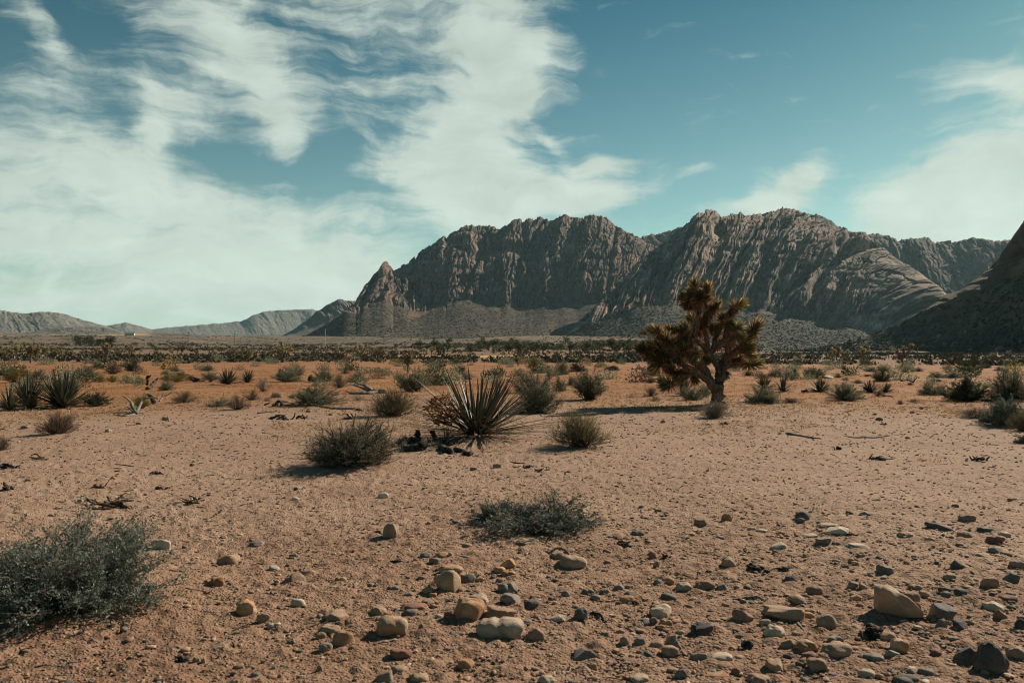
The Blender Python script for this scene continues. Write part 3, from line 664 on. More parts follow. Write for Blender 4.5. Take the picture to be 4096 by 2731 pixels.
def stick_arrays(rng, pts, radii, sides=8, wob=.12):
    """a gnarled branch along pts"""
    pts = np.asarray(pts, float); n = max(len(pts) * 5, 10)
    s = np.linspace(0, 1, len(pts)); q = np.linspace(0, 1, n)
    P = np.stack([np.interp(q, s, pts[:, i]) for i in range(3)], 1)
    for _ in range(2): P[1:-1] = (P[:-2] + 2 * P[1:-1] + P[2:]) / 4
    rr = np.interp(q, s, radii) * (1 + wob * rng.normal(size=n))
    P = P + rng.normal(size=P.shape) * (rr * .18)[:, None]
    P = np.concatenate([P[:1], P, P[-1:]]); rr = np.concatenate([[rr[0] * .05], rr, [rr[-1] * .05]])
    d0 = unit(P[2] - P[1]); d1 = unit(P[-2] - P[-3]); P[0] = P[1] - d0 * 1e-3; P[-1] = P[-2] + d1 * 1e-3
    v, f = tube_batch(P[None], rr[None], sides)
    c = np.repeat(P, sides, 0); nrm = v - c
    v = c + nrm * (1 + 1.6 * wob * perlin(v[:, 0] * 3 / max(rr.max(), .01) * .3 + 7, v[:, 2] * 1.2 / max(rr.max(), .01) + v[:, 1] * 2, int(rng.integers(0, 999))))[:, None]
    return v, f
# ------------------------------------------------------------------ big joshua tree
def joshua_tree():
    base = at(1650, 926)
    k = px_size(base, 0.2380)                      # metres per pixel of the close view it was measured in
    rng = np.random.default_rng(11)
    root = obj('joshua_tree', None, loc=base, label='big joshua tree with spiky leaf heads and a forked bare trunk', category='tree')
    def q(cx, cy, d=0.0): return ((cx - 1163) * k, d, (1250 - cy) * k)
    LIMBS = [
     [(1168, 1275, 0, 92), (1160, 1225, 0, 72), (1152, 1160, 0, 64), (1150, 1080, 0, 66)],
     [(1150, 1110, 0, 62), (1172, 1020, .02, 54), (1185, 950, .04, 50), (1200, 890, .05, 42)],
     [(1130, 1110, 0, 52), (1085, 1040, -.05, 46), (1040, 960, -.1, 40), (990, 870, -.15, 38), (940, 775, -.2, 38), (885, 690, -.2, 36), (905, 600, -.2, 34), (935, 500, -.2, 31), (955, 400, -.2, 28), (968, 300, -.2, 22), (960, 220, -.2, 18)],
     [(1100, 1085, 0, 42), (1040, 1020, -.2, 38), (960, 965, -.35, 34), (860, 915, -.5, 30), (780, 870, -.6, 27), (710, 835, -.65, 25), (640, 770, -.7, 24), (560, 690, -.7, 22)],
     [(710, 835, -.65, 24), (640, 850, -.75, 20), (560, 860, -.8, 18), (500, 880, -.8, 16)],
     [(700, 830, -.65, 24), (680, 740, -.6, 22), (640, 650, -.6, 20), (560, 580, -.6, 18)],
     [(940, 960, -.35, 24), (850, 965, -.45, 20), (740, 960, -.5, 18), (690, 945, -.5, 15)],
     [(850, 985, -.45, 16), (760, 1030, -.55, 16), (680, 1060, -.6, 14)],
     [(1190, 950, .04, 42), (1150, 860, .1, 36), (1095, 770, .15, 34), (1040, 690, .2, 28), (985, 655, .25, 24), (930, 640, .3, 20), (860, 560, .3, 18)],
     [(1075, 790, .15, 30), (1065, 690, .1, 25), (1055, 600, .08, 22), (1045, 520, .05, 20), (1010, 470, .05, 16)],
     [(1085, 780, .15, 28), (1130, 690, .2, 24), (1160, 600, .2, 22), (1200, 540, .25, 22), (1230, 470, .25, 22), (1270, 400, .25, 20), (1340, 330, .2, 16)],
     [(1200, 900, .05, 40), (1220, 830, 0, 36), (1265, 760, -.1, 34), (1250, 680, -.15, 30), (1230, 600, -.1, 28), (1240, 520, -.05, 24), (1320, 520, 0, 18)],
     [(1095, 770, .15, 30), (1150, 700, -.1, 28), (1210, 640, -.2, 26), (1300, 620, -.25, 18)],
     [(1210, 860, .1, 30), (1290, 770, -.1, 26), (1400, 720, -.2, 20), (1460, 680, -.2, 16)],
     [(1230, 800, .3, 26), (1350, 740, .35, 22), (1450, 670, .4, 20), (1510, 610, .4, 18), (1550, 550, .4, 15)],
     [(1205, 920, .05, 32), (1260, 885, .1, 26), (1340, 885, .12, 22), (1430, 880, .15, 18), (1490, 870, .15, 14)],
     [(1205, 930, .1, 24), (1290, 850, .4, 20), (1370, 830, .5, 16)],
     [(985, 870, -.1, 28), (900, 800, -.45, 24), (830, 750, -.6, 20), (770, 740, -.65, 16)],
     [(940, 330, -.2, 18), (890, 320, -.25, 16), (840, 280, -.3, 14)],
     [(965, 300, -.2, 18), (1030, 250, -.15, 16), (1045, 180, -.15, 14)],
     [(1045, 520, .05, 18), (1100, 420, .1, 18), (1140, 330, .1, 16)],
     [(960, 230, -.2, 16), (930, 170, -.2, 14), (920, 120, -.2, 12)],
     [(1100, 1060, .15, 28), (1000, 900, .5, 24), (920, 820, .6, 22), (800, 690, .6, 18), (760, 620, .6, 15)],
    ]
    parts = []
    for L in LIMBS:
        pts = [q(*p[:3]) for p in L]; rr = [p[3] * k * .9 for p in L]
        parts.append(stick_arrays(rng, pts, rr, 14, .07))
    v, f = join(parts)
    obj('trunk', np_mesh('trunk', v, f, True, M['bark']), root)
    # spiky heads: cx, cy, depth, direction on the picture (deg), lean to the viewer, length
    HEADS = [(845, 265, -.3, 150, .3, .30), (905, 215, -.05, 120, 0, .26), (920, 135, -.2, 105, .1, .28), (1045, 170, -.15, 80, .1, .30), (960, 240, -.38, 90, .7, .24), (1030, 250, -.2, 40, .3, .24), (880, 310, -.25, 190, .1, .24), (1080, 330, .1, 110, .3, .26),
     (1150, 320, .1, 70, .5, .30), (1360, 310, .2, 32, .1, .38), (1290, 390, .25, 40, .3, .34), (1235, 450, .3, 120, .5, .28), (1000, 490, .05, 110, .2, .28), (1110, 520, -.15, 250, .8, .26), (1055, 440, .15, 80, .2, .24), (870, 540, .3, 120, .1, .30), (540, 565, -.6, 160, .1, .42), (725, 590, .5, 95, .2, .32), (835, 605, .3, 75, .3, .34),
     (620, 640, -.6, 130, .3, .36), (680, 670, -.6, 40, .3, .34), (540, 710, -.7, 150, .3, .36), (420, 735, -.8, 165, .2, .36), (780, 735, -.7, 120, .6, .34), (500, 790, -.75, 200, .3, .34), (540, 870, -.8, 215, .2, .34), (690, 935, -.5, 150, .2, .34), (650, 1060, -.6, 195, .2, .36), (1000, 820, .4, 70, .3, .32), (740, 800, -.7, 270, .5, .28), (600, 790, -.7, 240, .5, .30), (620, 830, -.8, 170, .4, .28),
     (1340, 520, 0, 25, .2, .30), (1330, 610, -.25, 10, .4, .30), (1545, 540, .4, 62, .1, .42), (1490, 620, .4, 50, .2, .34), (1385, 710, -.2, 18, .4, .44), (1490, 870, .15, 12, .2, .40), (1390, 830, .5, 25, .1, .32), (1240, 960, .3, 300, .1, .22), (1180, 560, .3, 100, .3, .28), (1040, 850, .5, 20, .1, .28), (940, 990, .2, 290, .2, .30), (760, 960, -.6, 240, .4, .26), (1450, 770, -.1, 340, .2, .26), (880, 780, -.6, 280, .6, .26), (1270, 480, .0, 300, .6, .24)]
    for _ in range(16):                           # heads on the far side of the crown
        a, rr_ = rng.uniform(-.4, 3.5), rng.uniform(.25, .95)
        HEADS.append((1020 + 400 * rr_ * cos(a), 660 - 300 * rr_ * sin(a), rng.uniform(.45, .95), rng.uniform(20, 160), -.5, .26))
    meshes = []
    for s in range(9):                            # nine kinds of head, each about 0.3 m long, along +Z
        r2 = np.random.default_rng(100 + s); n = 200
        t = r2.random(n) ** .7; a = r2.random(n) * 2 * pi
        ti = np.radians(132 - 126 * t + r2.normal(size=n) * 10)
        D = np.stack([np.sin(ti) * np.cos(a), np.sin(ti) * np.sin(a), np.cos(ti)], 1)
        B = np.stack([.035 * np.cos(a), .035 * np.sin(a), -.05 + .13 * t], 1)
        L = .205 * (.85 + .25 * r2.random(n))
        P = B[:, None] + D[:, None] * L[:, None, None] * np.linspace(0, 1, 4)[None, :, None]
        prof = np.array([1, .9, .6, .05])[None, :] * .0140 * (.8 + .4 * r2.random((n, 1)))
        N = unit(np.array([0, 0, 1.0])[None] - D * D[:, 2:3] + .2 * rnd_dir(r2, n))
        v, f = blade_batch(P, prof, N)
        me = np_mesh('leaf_head', v, f, False, [M['joshua'], M['joshua_dead']], {'v': vattr(n, 12, r2)})
        old = t + .16 * r2.normal(size=n) < .40      # the older, lower leaves are dry
        me.polygons.foreach_set('material_index', np.concatenate([np.repeat(old, 3), np.repeat(old, 3)]).astype(np.int32))
        meshes.append(me)
    from mathutils import Vector, Matrix
    for i, (cx, cy, d, ang, lean, ln) in enumerate(HEADS):
        dv = Vector((cos(R(ang)), -lean * .8 - .15, sin(R(ang)))).normalized()
        h = obj('leaf_head', meshes[i % 9], root)
        sc = (.90 + .36 * ln / .30) * (.92 + .2 * rng.random())
        h.matrix_local = Matrix.Translation(Vector(q(cx, cy, d)) - dv * .05) @ dv.to_track_quat('Z', 'Y').to_matrix().to_4x4() @ Matrix.Rotation(rng.random() * 6, 4, 'Z') @ Matrix.Diagonal((sc, sc, sc * (.75 + .35 * ln / .3), 1))
    # dry leaves hanging like thatch round the upper limbs
    vs, n_all = [], 0
    for L in LIMBS[2:]:
        pts = np.array([q(*p[:3]) for p in L]); rr = np.array([p[3] * k for p in L])
        seg = np.linalg.norm(np.diff(pts, axis=0), axis=1).sum(); n = int(seg * 130)
        u = .34 + .66 * rng.random(n); sidx = np.linspace(0, 1, len(pts))
        C = np.stack([np.interp(u, sidx, pts[:, i]) for i in range(3)], 1); rad = np.interp(u, sidx, rr)
        C2 = np.stack([np.interp(np.minimum(u + .04, 1.04), np.append(sidx, 1.05), np.append(pts[:, i], pts[-1, i] + (pts[-1, i] - pts[-2, i]) * .1)) for i in range(3)], 1)
        Tn = unit(C2 - C + 1e-6); o = rnd_dir(rng, n); o = unit(o - Tn * (o * Tn).sum(1, keepdims=True))
        D = unit(-Tn * .9 + o * .45 + np.array([0, 0, -.35])); Ln = .15 * (.5 + .8 * rng.random(n))
        P = (C + o * rad[:, None] * .92)[:, None] + D[:, None] * Ln[:, None, None] * np.linspace(0, 1, 3)[None, :, None]
        vs.append((*blade_batch(P, np.array([1, .8, .1])[None, :] * .0085 * np.ones((n, 1)), o), n)); n_all += n
    v, f = join([(a, b) for a, b, _ in vs])
    obj('dead_leaf_thatch', np_mesh('dead_leaf_thatch', v, f, False, M['joshua_dead'], {'v': vattr(n_all, 9, rng)}), root)
    for cx, cy, d, ang, s in ((415, 575, -.62, 175, .9), (1400, 545, -.1, 10, .8), (1450, 775, -.25, 330, .7), (475, 700, -.8, 140, .6), (985, 120, -.25, 110, .6), (800, 200, -.3, 140, .6)):
        (fv, ff), va = flower_mesh(int(cx), .34, .07, 130, .006)
        h = obj('seed_cluster', np_mesh('seed_cluster', fv, ff, False, M['dry_flower'], {'v': va}), root)
        dv = Vector((cos(R(ang)), -.2, sin(R(ang)))).normalized()
        h.matrix_local = Matrix.Translation(Vector(q(cx, cy, d)) - dv * .18 * s) @ dv.to_track_quat('Z', 'Y').to_matrix().to_4x4() @ Matrix.Scale(s, 4)

# ------------------------------------------------------------------ rocks
def rock_arrays(seed, sx, sy, sz, rough=.10, cuts=0, sub=3, boxy=0.0):
    import bmesh
    bm = bmesh.new(); bmesh.ops.create_icosphere(bm, subdivisions=sub, radius=1)
    v = np.array([x.co[:] for x in bm.verts]); f = np.array([[y.index for y in x.verts] for x in bm.faces]); bm.free()
    rng = np.random.default_rng(seed)
    if boxy: v = v / (np.abs(v) ** (2 + 6 * boxy)).sum(1, keepdims=True) ** (1 / (2 + 6 * boxy))
    o = rng.random(3) * 50
    nz = perlin(v[:, 0] * 1.3 + o[0] + v[:, 2] * .8, v[:, 1] * 1.3 + o[1] - v[:, 2] * .5, seed) * rough * 2.4 + perlin(v[:, 0] * 3.2 + o[1] + v[:, 2] * 2, v[:, 1] * 3.2 + v[:, 2] * 1.5, seed + 1) * rough * .8 + perlin(v[:, 0] * 8 + v[:, 2] * 5, v[:, 1] * 8 - v[:, 2] * 4 + o[2], seed + 2) * rough * .22
    v = v * (1 + nz)[:, None]
    for c in range(cuts):                         # flat faces
        n = rnd_dir(rng, 1)[0]; d = .62 + .25 * rng.random()
        s = v @ n - d; v = v - np.where(s > 0, s * .92, 0)[:, None] * n
    return v * np.array([sx, sy, sz]), f
def rock_mat(name, a, b, stain, sc=1.3, pit=.5):
    m, N, bs = mat(name, .85, .25)
    co = objco(N); oi = N.n('ShaderNodeObjectInfo').outputs['Random']
    cx = N.n('ShaderNodeCombineXYZ'); N.put(cx.inputs[0], N.math('MULTIPLY', oi, 37)); N.put(cx.inputs[1], N.math('MULTIPLY', oi, 91))
    p = N.vmath('ADD', co, cx.outputs[0])
    n1 = N.noise(p, sc, 5, .6); n2 = N.noise(p, sc * .5, 3, .55, .6); n3 = N.noise(p, sc * 7, 5, .65)
    c = N.mix(N.ramp(n1, .38, .64), a, b); c = N.mix(N.ramp(n2, .52, .66, 0, .85), c, stain)
    dz = N.n('ShaderNodeSeparateXYZ'); N.put(dz.inputs[0], co)
    c = N.mix(N.math('MULTIPLY', N.ramp(N.math('ADD', dz.outputs[2], N.math('MULTIPLY', n1, .5)), .5, -.35), .75), c, (0.28, 0.18, 0.122))
    c = N.mix(N.ramp(n3, .40, .7, 0, .30), c, (0.28, 0.185, 0.128))
    c = N.mix(N.ramp(n3, .55, .72, 0, .35), c, N.mix(.5, a, (0.05, 0.04, 0.035)))
    hs = N.n('ShaderNodeHueSaturation'); N.put(hs.inputs['Value'], N.ramp(oi, 0, 1, .82, 1.16, False)); N.put(hs.inputs['Color'], c)
    N.put(bs.inputs['Base Color'], hs.outputs[0])
    set_bump(N, bs, N.math('ADD', n3, N.math('MULTIPLY', n1, .5)), pit, .012)
    return m
def rock_materials():
    M['tan'] = rock_mat('tan_stone', (0.28, 0.185, 0.12), (0.37, 0.265, 0.18), (0.36, 0.20, 0.10))
    M['orange'] = rock_mat('orange_stone', (0.34, 0.165, 0.075), (0.43, 0.24, 0.12), (0.46, 0.33, 0.22))
    M['rust'] = rock_mat('rust_red_stone', (0.17, 0.075, 0.05), (0.24, 0.115, 0.075), (0.13, 0.065, 0.05))
    M['brown'] = rock_mat('brown_stone', (0.22, 0.135, 0.09), (0.31, 0.205, 0.145), (0.28, 0.15, 0.08))
    M['pale'] = rock_mat('pale_stone', (0.38, 0.295, 0.215), (0.47, 0.375, 0.275), (0.44, 0.32, 0.21))
    M['white'] = rock_mat('white_stone', (0.47, 0.39, 0.30), (0.56, 0.48, 0.37), (0.50, 0.40, 0.28))
    M['grey'] = rock_mat('grey_stone', (0.135, 0.118, 0.100), (0.225, 0.20, 0.17), (0.25, 0.21, 0.17))
    M['slate'] = rock_mat('slate_stone', (0.080, 0.074, 0.067), (0.145, 0.132, 0.118), (0.14, 0.12, 0.10))
    M['black'] = rock_mat('black_stone', (0.034, 0.036, 0.038), (0.072, 0.072, 0.072), (0.085, 0.075, 0.065))
# ------------------------------------------------------------------ labels: what a thing is, and which landmark it lies by
CROPS = {0: (0, 0, 1), 3: (0, 660.3, .3418), 4: (631.6, 775.2, .3418), 5: (1378, 631.6, .238), 6: (1722.6, 775.2, .2676), 'L': (0, 1033.6, .3418), 'C': (746.5, 1062.3, .3418), 'R': (1548, 1062.3, .3418)}
def photo(crop, cx, cy):
    ox, oy, s = CROPS[crop]; return ox + cx * s, oy + cy * s
USED = set()
def place_label(desc, X, Y, marks, reach=1.0):
    """describe a thing by the findable landmarks round it"""
    near = sorted(marks, key=lambda m: math.hypot(m[1] - X, (m[2] - Y) * 2.2))[:7]
    cands = []
    for m in near[:4]:
        dx, dy = X - m[1], (Y - m[2]) * 2.2
        if math.hypot(dx, dy) < 12: continue
        rel = ('in front of' if dy > 0 else 'behind') if abs(dy) > abs(dx) * .8 else 'beside'
        far = math.hypot(dx, dy)
        cands.append((far, f'{desc} {"close " if far < 70 and rel == "beside" else ""}{rel} {m[0]}'))
    for i in range(len(near)):
        for j in range(i + 1, len(near)):
            a, b = near[i], near[j]
            if (a[1] - X) * (b[1] - X) + (a[2] - Y) * (b[2] - Y) * 4.8 < 0:
                cands.append((math.hypot(a[1] - X, a[2] - Y) + math.hypot(b[1] - X, b[2] - Y), f'{desc} between {a[0]} and {b[0]}'))
    cands.sort(key=lambda c: c[0])
    for m in near:
        cands.append((0, f'{desc} to the {"left" if X < m[1] else "right"} of {m[0]}'))
    for m in near:
        cands.append((0, f'{desc} {"in front of" if Y > m[2] else "behind"} {m[0]}, off to the {"left" if X < m[1] else "right"}'))
    for _, c in cands:
        if c not in USED and len(c.split()) <= 16:
            USED.add(c); return c
    c = f'{desc} some way from {near[0][0]}'; USED.add(c); return c

# ------------------------------------------------------------------ rocks placed from the photograph
# crop, centre x, centre y, width, height, stone, shape, own label
ROCKS = [
 ('C', 440, 475, 118, 115, 'tan', 'upright', 'upright tan stone with a shadow, alone in front of a bent root'),
 ('C', 390, 225, 72, 45, 'white', 'round', 'pale grey white stone alone on the open sand'),
 ('C', 1155, 25, 55, 35, 'tan', 'boxy', 'small blocky tan stone in front of the spiky yucca'),
 ('C', 1670, 672, 190, 88, 'tan', 'dome', 'flat domed tan stone half sunk behind the cobbles'),
 ('C', 1560, 628, 110, 50, 'tan', 'dome', 'small tan dome under the arched root'),
 ('C', 735, 660, 85, 50, 'grey', 'angular', None), ('C', 785, 620, 85, 38, 'orange', 'flat', None), ('C', 843, 620, 30, 30, 'tan', 'round', None), ('C', 675, 622, 75, 35, 'grey', 'flat', None),
 ('C', 1235, 685, 92, 65, 'orange', 'boxy', 'blocky orange stone topping a trio of rusty stones'), ('C', 1170, 720, 85, 40, 'orange', 'flat', None), ('C', 1235, 742, 100, 35, 'orange', 'flat', None),
 ('C', 845, 722, 175, 68, 'orange', 'flat', 'long orange tan stone lying behind the cream boulder'),
 ('C', 820, 815, 182, 142, 'tan', 'boulder', 'big cream and tan boulder with a white face'),
 ('C', 960, 785, 100, 65, 'slate', 'angular', 'dark grey stone leaning on the cream boulder'), ('C', 690, 860, 80, 45, 'orange', 'flat', None), ('C', 108, 783, 75, 32, 'orange', 'flat', None),
 ('C', 1010, 915, 190, 70, 'pale', 'slab', 'pale slab tucked behind the big orange tan boulder'),
 ('C', 970, 1005, 212, 142, 'orange', 'boulder', 'big orange tan boulder in the middle of the stone pile'),
 ('C', 1185, 1015, 200, 88, 'brown', 'layered', 'layered brown stone with splitting sheets'),
 ('C', 1245, 920, 140, 75, 'grey', 'angular', 'blue grey stone with a smooth slanting top'), ('C', 1230, 845, 150, 80, 'grey', 'rough', 'rough pitted grey stone'), ('C', 1395, 950, 115, 52, 'slate', 'flat', None),
 ('C', 600, 965, 190, 55, 'rust', 'slab', 'long flat dark red slab'), ('C', 575, 1007, 100, 42, 'slate', 'flat', None), ('C', 360, 1000, 120, 60, 'tan', 'dome', None), ('C', 420, 1025, 65, 38, 'orange', 'round', None),
 ('C', 450, 1110, 212, 135, 'tan', 'boulder', 'broad dome shaped boulder with an orange patch'),
 ('C', 1180, 1120, 325, 140, 'pale', 'lobed', 'long pale stone of two lobes with a crease between them'),
 ('C', 1425, 1155, 130, 80, 'brown', 'dome', None), ('C', 650, 1112, 50, 50, 'brown', 'round', None), ('C', 765, 1035, 55, 30, 'pale', 'round', None), ('C', 835, 1035, 70, 55, 'rust', 'angular', None),
 ('C', 120, 1195, 152, 105, 'orange', 'boulder', 'rusty orange boulder with a dark face'), ('C', 10, 1250, 80, 55, 'brown', 'round', None), ('C', 190, 1245, 55, 30, 'tan', 'round', None),
 ('C', 510, 1290, 155, 82, 'rust', 'wedge', 'dark red wedge of stone tilted on end'),
 ('C', 945, 1355, 115, 62, 'orange', 'round', 'orange brown stone alone in front of the two lobed stone'), ('C', 495, 1390, 110, 48, 'tan', 'flat', None), ('C', 395, 1445, 120, 75, 'tan', 'angular', None), ('C', 630, 1445, 140, 60, 'tan', 'flat', None),
 ('C', 1490, 1465, 125, 62, 'pale', 'dome', 'pale domed stone at the lower edge'), ('C', 1720, 1030, 95, 92, 'slate', 'upright', 'dark grey upright stone with a forked root beside it'), ('C', 1555, 1045, 130, 45, 'pale', 'slab', None),
 ('C', 1760, 1290, 180, 75, 'grey', 'slab', 'flat grey stone with a pale stick across it'), ('C', 1795, 1370, 75, 45, 'orange', 'angular', None), ('C', 2015, 1205, 75, 65, 'brown', 'round', None), ('C', 2120, 1210, 80, 60, 'grey', 'flat', None),
 ('C', 2230, 1225, 110, 55, 'tan', 'round', None), ('C', 2260, 1000, 155, 80, 'pale', 'dome', 'smooth pale oval stone'), ('C', 2145, 1070, 80, 45, 'grey', 'flat', None), ('C', 2205, 1065, 55, 45, 'brown', 'round', None), ('C', 2290, 1075, 90, 45, 'orange', 'flat', None), ('C', 2260, 1105, 60, 30, 'orange', 'round', None),
 ('C', 2025, 920, 100, 48, 'orange', 'round', 'bright orange stone among grey ones'), ('C', 1620, 885, 70, 45, 'grey', 'round', None), ('C', 1770, 865, 85, 35, 'grey', 'flat', None), ('C', 1885, 870, 60, 35, 'grey', 'angular', None), ('C', 1975, 845, 80, 45, 'grey', 'round', None), ('C', 2045, 835, 60, 30, 'tan', 'round', None), ('C', 2045, 885, 65, 40, 'grey', 'flat', None), ('C', 1820, 905, 70, 35, 'grey', 'flat', None), ('C', 2315, 900, 110, 40, 'slate', 'flat', None),
 ('C', 2315, 800, 65, 48, 'orange', 'round', None), ('C', 2240, 810, 60, 45, 'grey', 'round', None), ('C', 2200, 625, 55, 52, 'rust', 'round', 'small round dark red stone on bare sand'), ('C', 2225, 690, 40, 50, 'tan', 'upright', None), ('C', 2100, 475, 88, 38, 'grey', 'dome', None), ('C', 1895, 600, 60, 38, 'grey', 'angular', None), ('C', 1880, 1150, 55, 30, 'tan', 'round', None), ('C', 2315, 1270, 120, 70, 'brown', 'round', None), ('C', 2330, 1200, 70, 80, 'grey', 'angular', None),
 ('C', 80, 1025, 190, 62, 'tan', 'slab', 'tan slab half buried in sand, upper of two'), ('C', 30, 1122, 150, 55, 'tan', 'slab', 'tan slab half buried in sand, lower of two'), ('C', 2115, 1450, 140, 52, 'pale', 'round', None),
 ('C', 955, 555, 70, 26, 'orange', 'flat', None), ('C', 880, 400, 60, 26, 'grey', 'flat', None), ('C', 995, 325, 32, 28, 'orange', 'round', None), ('C', 580, 148, 40, 18, 'pale', 'round', None), ('C', 1000, 45, 45, 26, 'grey', 'round', None), ('C', 2130, 300, 50, 25, 'slate', 'round', None), ('C', 415, 325, 40, 22, 'slate', 'round', None), ('C', 1640, 588, 70, 24, 'tan', 'flat', None), ('C', 1175, 790, 55, 28, 'brown', 'round', None), ('C', 1040, 783, 60, 26, 'tan', 'round', None), ('C', 460, 842, 85, 32, 'grey', 'flat', None), ('C', 725, 888, 55, 24, 'orange', 'boxy', None), ('C', 560, 890, 60, 30, 'grey', 'round', None), ('C', 1360, 1070, 60, 26, 'grey', 'flat', None), ('C', 1515, 915, 36, 20, 'slate', 'round', None),
 ('R', 180, 403, 88, 75, 'tan', 'wedge', 'pointed tan wedge standing on edge at the far rim of the cobbles'), ('R', 355, 377, 72, 62, 'orange', 'upright', 'rounded orange tan stone with a twig beside it'), ('R', 865, 362, 106, 64, 'slate', 'round', 'dark grey stone, larger of a touching pair'), ('R', 848, 390, 70, 38, 'grey', 'angular', 'grey stone, smaller of a touching pair'),
 ('R', 1090, 460, 155, 58, 'white', 'slab', 'pale flat slab with a clean pointed edge'), ('R', 1045, 418, 145, 28, 'tan', 'slab', None), ('R', 700, 562, 136, 50, 'pale', 'slab', 'pale slab flush with the sand'), ('R', 1250, 562, 172, 42, 'pale', 'slab', 'long pale slab broken at one end'), ('R', 1005, 532, 110, 56, 'grey', 'layered', 'layered grey stone between pale slabs'),
 ('R', 525, 445, 60, 25, 'pale', 'flat', None), ('R', 590, 457, 75, 22, 'pale', 'flat', None), ('R', 645, 495, 60, 22, 'tan', 'flat', None), ('R', 705, 500, 60, 22, 'orange', 'flat', None), ('R', 725, 475, 55, 28, 'tan', 'round', None), ('R', 900, 487, 118, 25, 'pale', 'slab', None), ('R', 1090, 543, 60, 25, 'grey', 'flat', None), ('R', 1550, 485, 92, 36, 'tan', 'dome', None),
 ('R', 1970, 378, 105, 52, 'brown', 'boxy', 'brown tan stone farthest out among the cobbles'), ('R', 1790, 432, 192, 46, 'slate', 'wedge', 'long dark slate wedge lying flat'), ('R', 2095, 450, 100, 42, 'slate', 'wedge', None), ('R', 1955, 485, 110, 50, 'brown', 'dome', None), ('R', 2160, 520, 112, 58, 'rust', 'boxy', 'rust coloured brick shaped stone'), ('R', 2225, 485, 82, 36, 'pale', 'flat', None), ('R', 1720, 517, 72, 30, 'tan', 'dome', None),
 ('R', 365, 680, 102, 70, 'tan', 'upright', 'tan egg shaped stone beside black charred scraps'), ('R', 785, 783, 94, 54, 'slate', 'angular', 'blue grey pyramid shaped stone'), ('R', 1430, 725, 136, 68, 'slate', 'angular', 'dark slate boulder on the open gravel'), ('R', 1910, 693, 95, 55, 'slate', 'wedge', None), ('R', 2165, 590, 96, 46, 'grey', 'flat', None), ('R', 2310, 685, 100, 50, 'brown', 'round', None),
 ('R', 210, 825, 130, 60, 'brown', 'round', 'smooth brown oval stone'), ('R', 60, 838, 122, 58, 'pale', 'slab', None), ('R', 315, 840, 72, 45, 'grey', 'angular', None), ('R', 945, 860, 110, 58, 'brown', 'round', None), ('R', 1205, 825, 80, 45, 'grey', 'angular', None), ('R', 1275, 835, 62, 40, 'tan', 'wedge', None), ('R', 825, 922, 122, 60, 'tan', 'round', None), ('R', 465, 937, 50, 32, 'grey', 'upright', None),
 ('R', 735, 1015, 268, 100, 'tan', 'layered', 'long layered tan boulder with a split along it'), ('R', 905, 995, 80, 32, 'tan', 'round', None), ('R', 905, 1024, 80, 36, 'orange', 'round', None), ('R', 460, 1040, 146, 88, 'brown', 'angular', 'brown grey boulder with a notched top'), ('R', 190, 1125, 142, 92, 'black', 'rough', 'rough black boulder on pale sand'), ('R', 675, 1145, 142, 86, 'pale', 'dome', 'pale grey tan domed boulder'), ('R', 1030, 1080, 132, 98, 'tan', 'tilted', 'smooth tan oval stone tilted on its side'),
 ('R', 1505, 968, 285, 200, 'tan', 'wedgeboulder', 'biggest tan boulder, wedge shaped, with a deep shadow'), ('R', 1590, 915, 120, 78, 'brown', 'round', None), ('R', 1625, 970, 62, 56, 'orange', 'round', None), ('R', 1490, 870, 96, 46, 'grey', 'flat', None), ('R', 1800, 1005, 156, 106, 'slate', 'angular', 'dark slate boulder with slanting faces'), ('R', 1800, 1092, 66, 70, 'grey', 'upright', None), ('R', 1915, 1090, 112, 66, 'black', 'angular', 'black angular stone of middling size'), ('R', 1685, 885, 72, 52, 'tan', 'wedge', None), ('R', 1615, 835, 96, 36, 'tan', 'flat', None), ('R', 1820, 855, 86, 45, 'slate', 'angular', None), ('R', 1830, 885, 72, 36, 'grey', 'flat', None), ('R', 1925, 870, 100, 45, 'slate', 'flat', None),
 ('R', 2120, 812, 112, 66, 'tan', 'boxy', 'square shouldered tan stone'), ('R', 2270, 780, 142, 72, 'slate', 'angular', 'dark grey block at the far side of the cobbles'), ('R', 1855, 770, 82, 42, 'tan', 'round', None), ('R', 2155, 860, 85, 26, 'orange', 'flat', None), ('R', 2250, 910, 132, 44, 'rust', 'flat', None), ('R', 2155, 968, 146, 62, 'pale', 'dome', 'pale tan flattened dome'), ('R', 2195, 1030, 92, 72, 'brown', 'wedge', None), ('R', 2330, 1095, 72, 72, 'black', 'round', None),
 ('R', 885, 1240, 156, 84, 'orange', 'round', 'glowing orange oval boulder'), ('R', 770, 1225, 100, 66, 'brown', 'boxy', None), ('R', 1080, 1262, 212, 96, 'tan', 'round', 'long smooth tan loaf shaped boulder'), ('R', 910, 1302, 112, 62, 'rust', 'angular', None), ('R', 955, 1362, 132, 86, 'brown', 'boulder', None), ('R', 675, 1370, 122, 86, 'tan', 'boulder', 'knobbly tan boulder near the lower edge'), ('R', 835, 1358, 100, 50, 'slate', 'angular', None), ('R', 320, 1307, 152, 52, 'pale', 'round', 'pale lozenge shaped stone'), ('R', 165, 1310, 116, 62, 'grey', 'boxy', None), ('R', 290, 1420, 160, 42, 'orange', 'slab', None), ('R', 570, 1452, 152, 68, 'brown', 'dome', None), ('R', 420, 1405, 76, 52, 'rust', 'round', None),
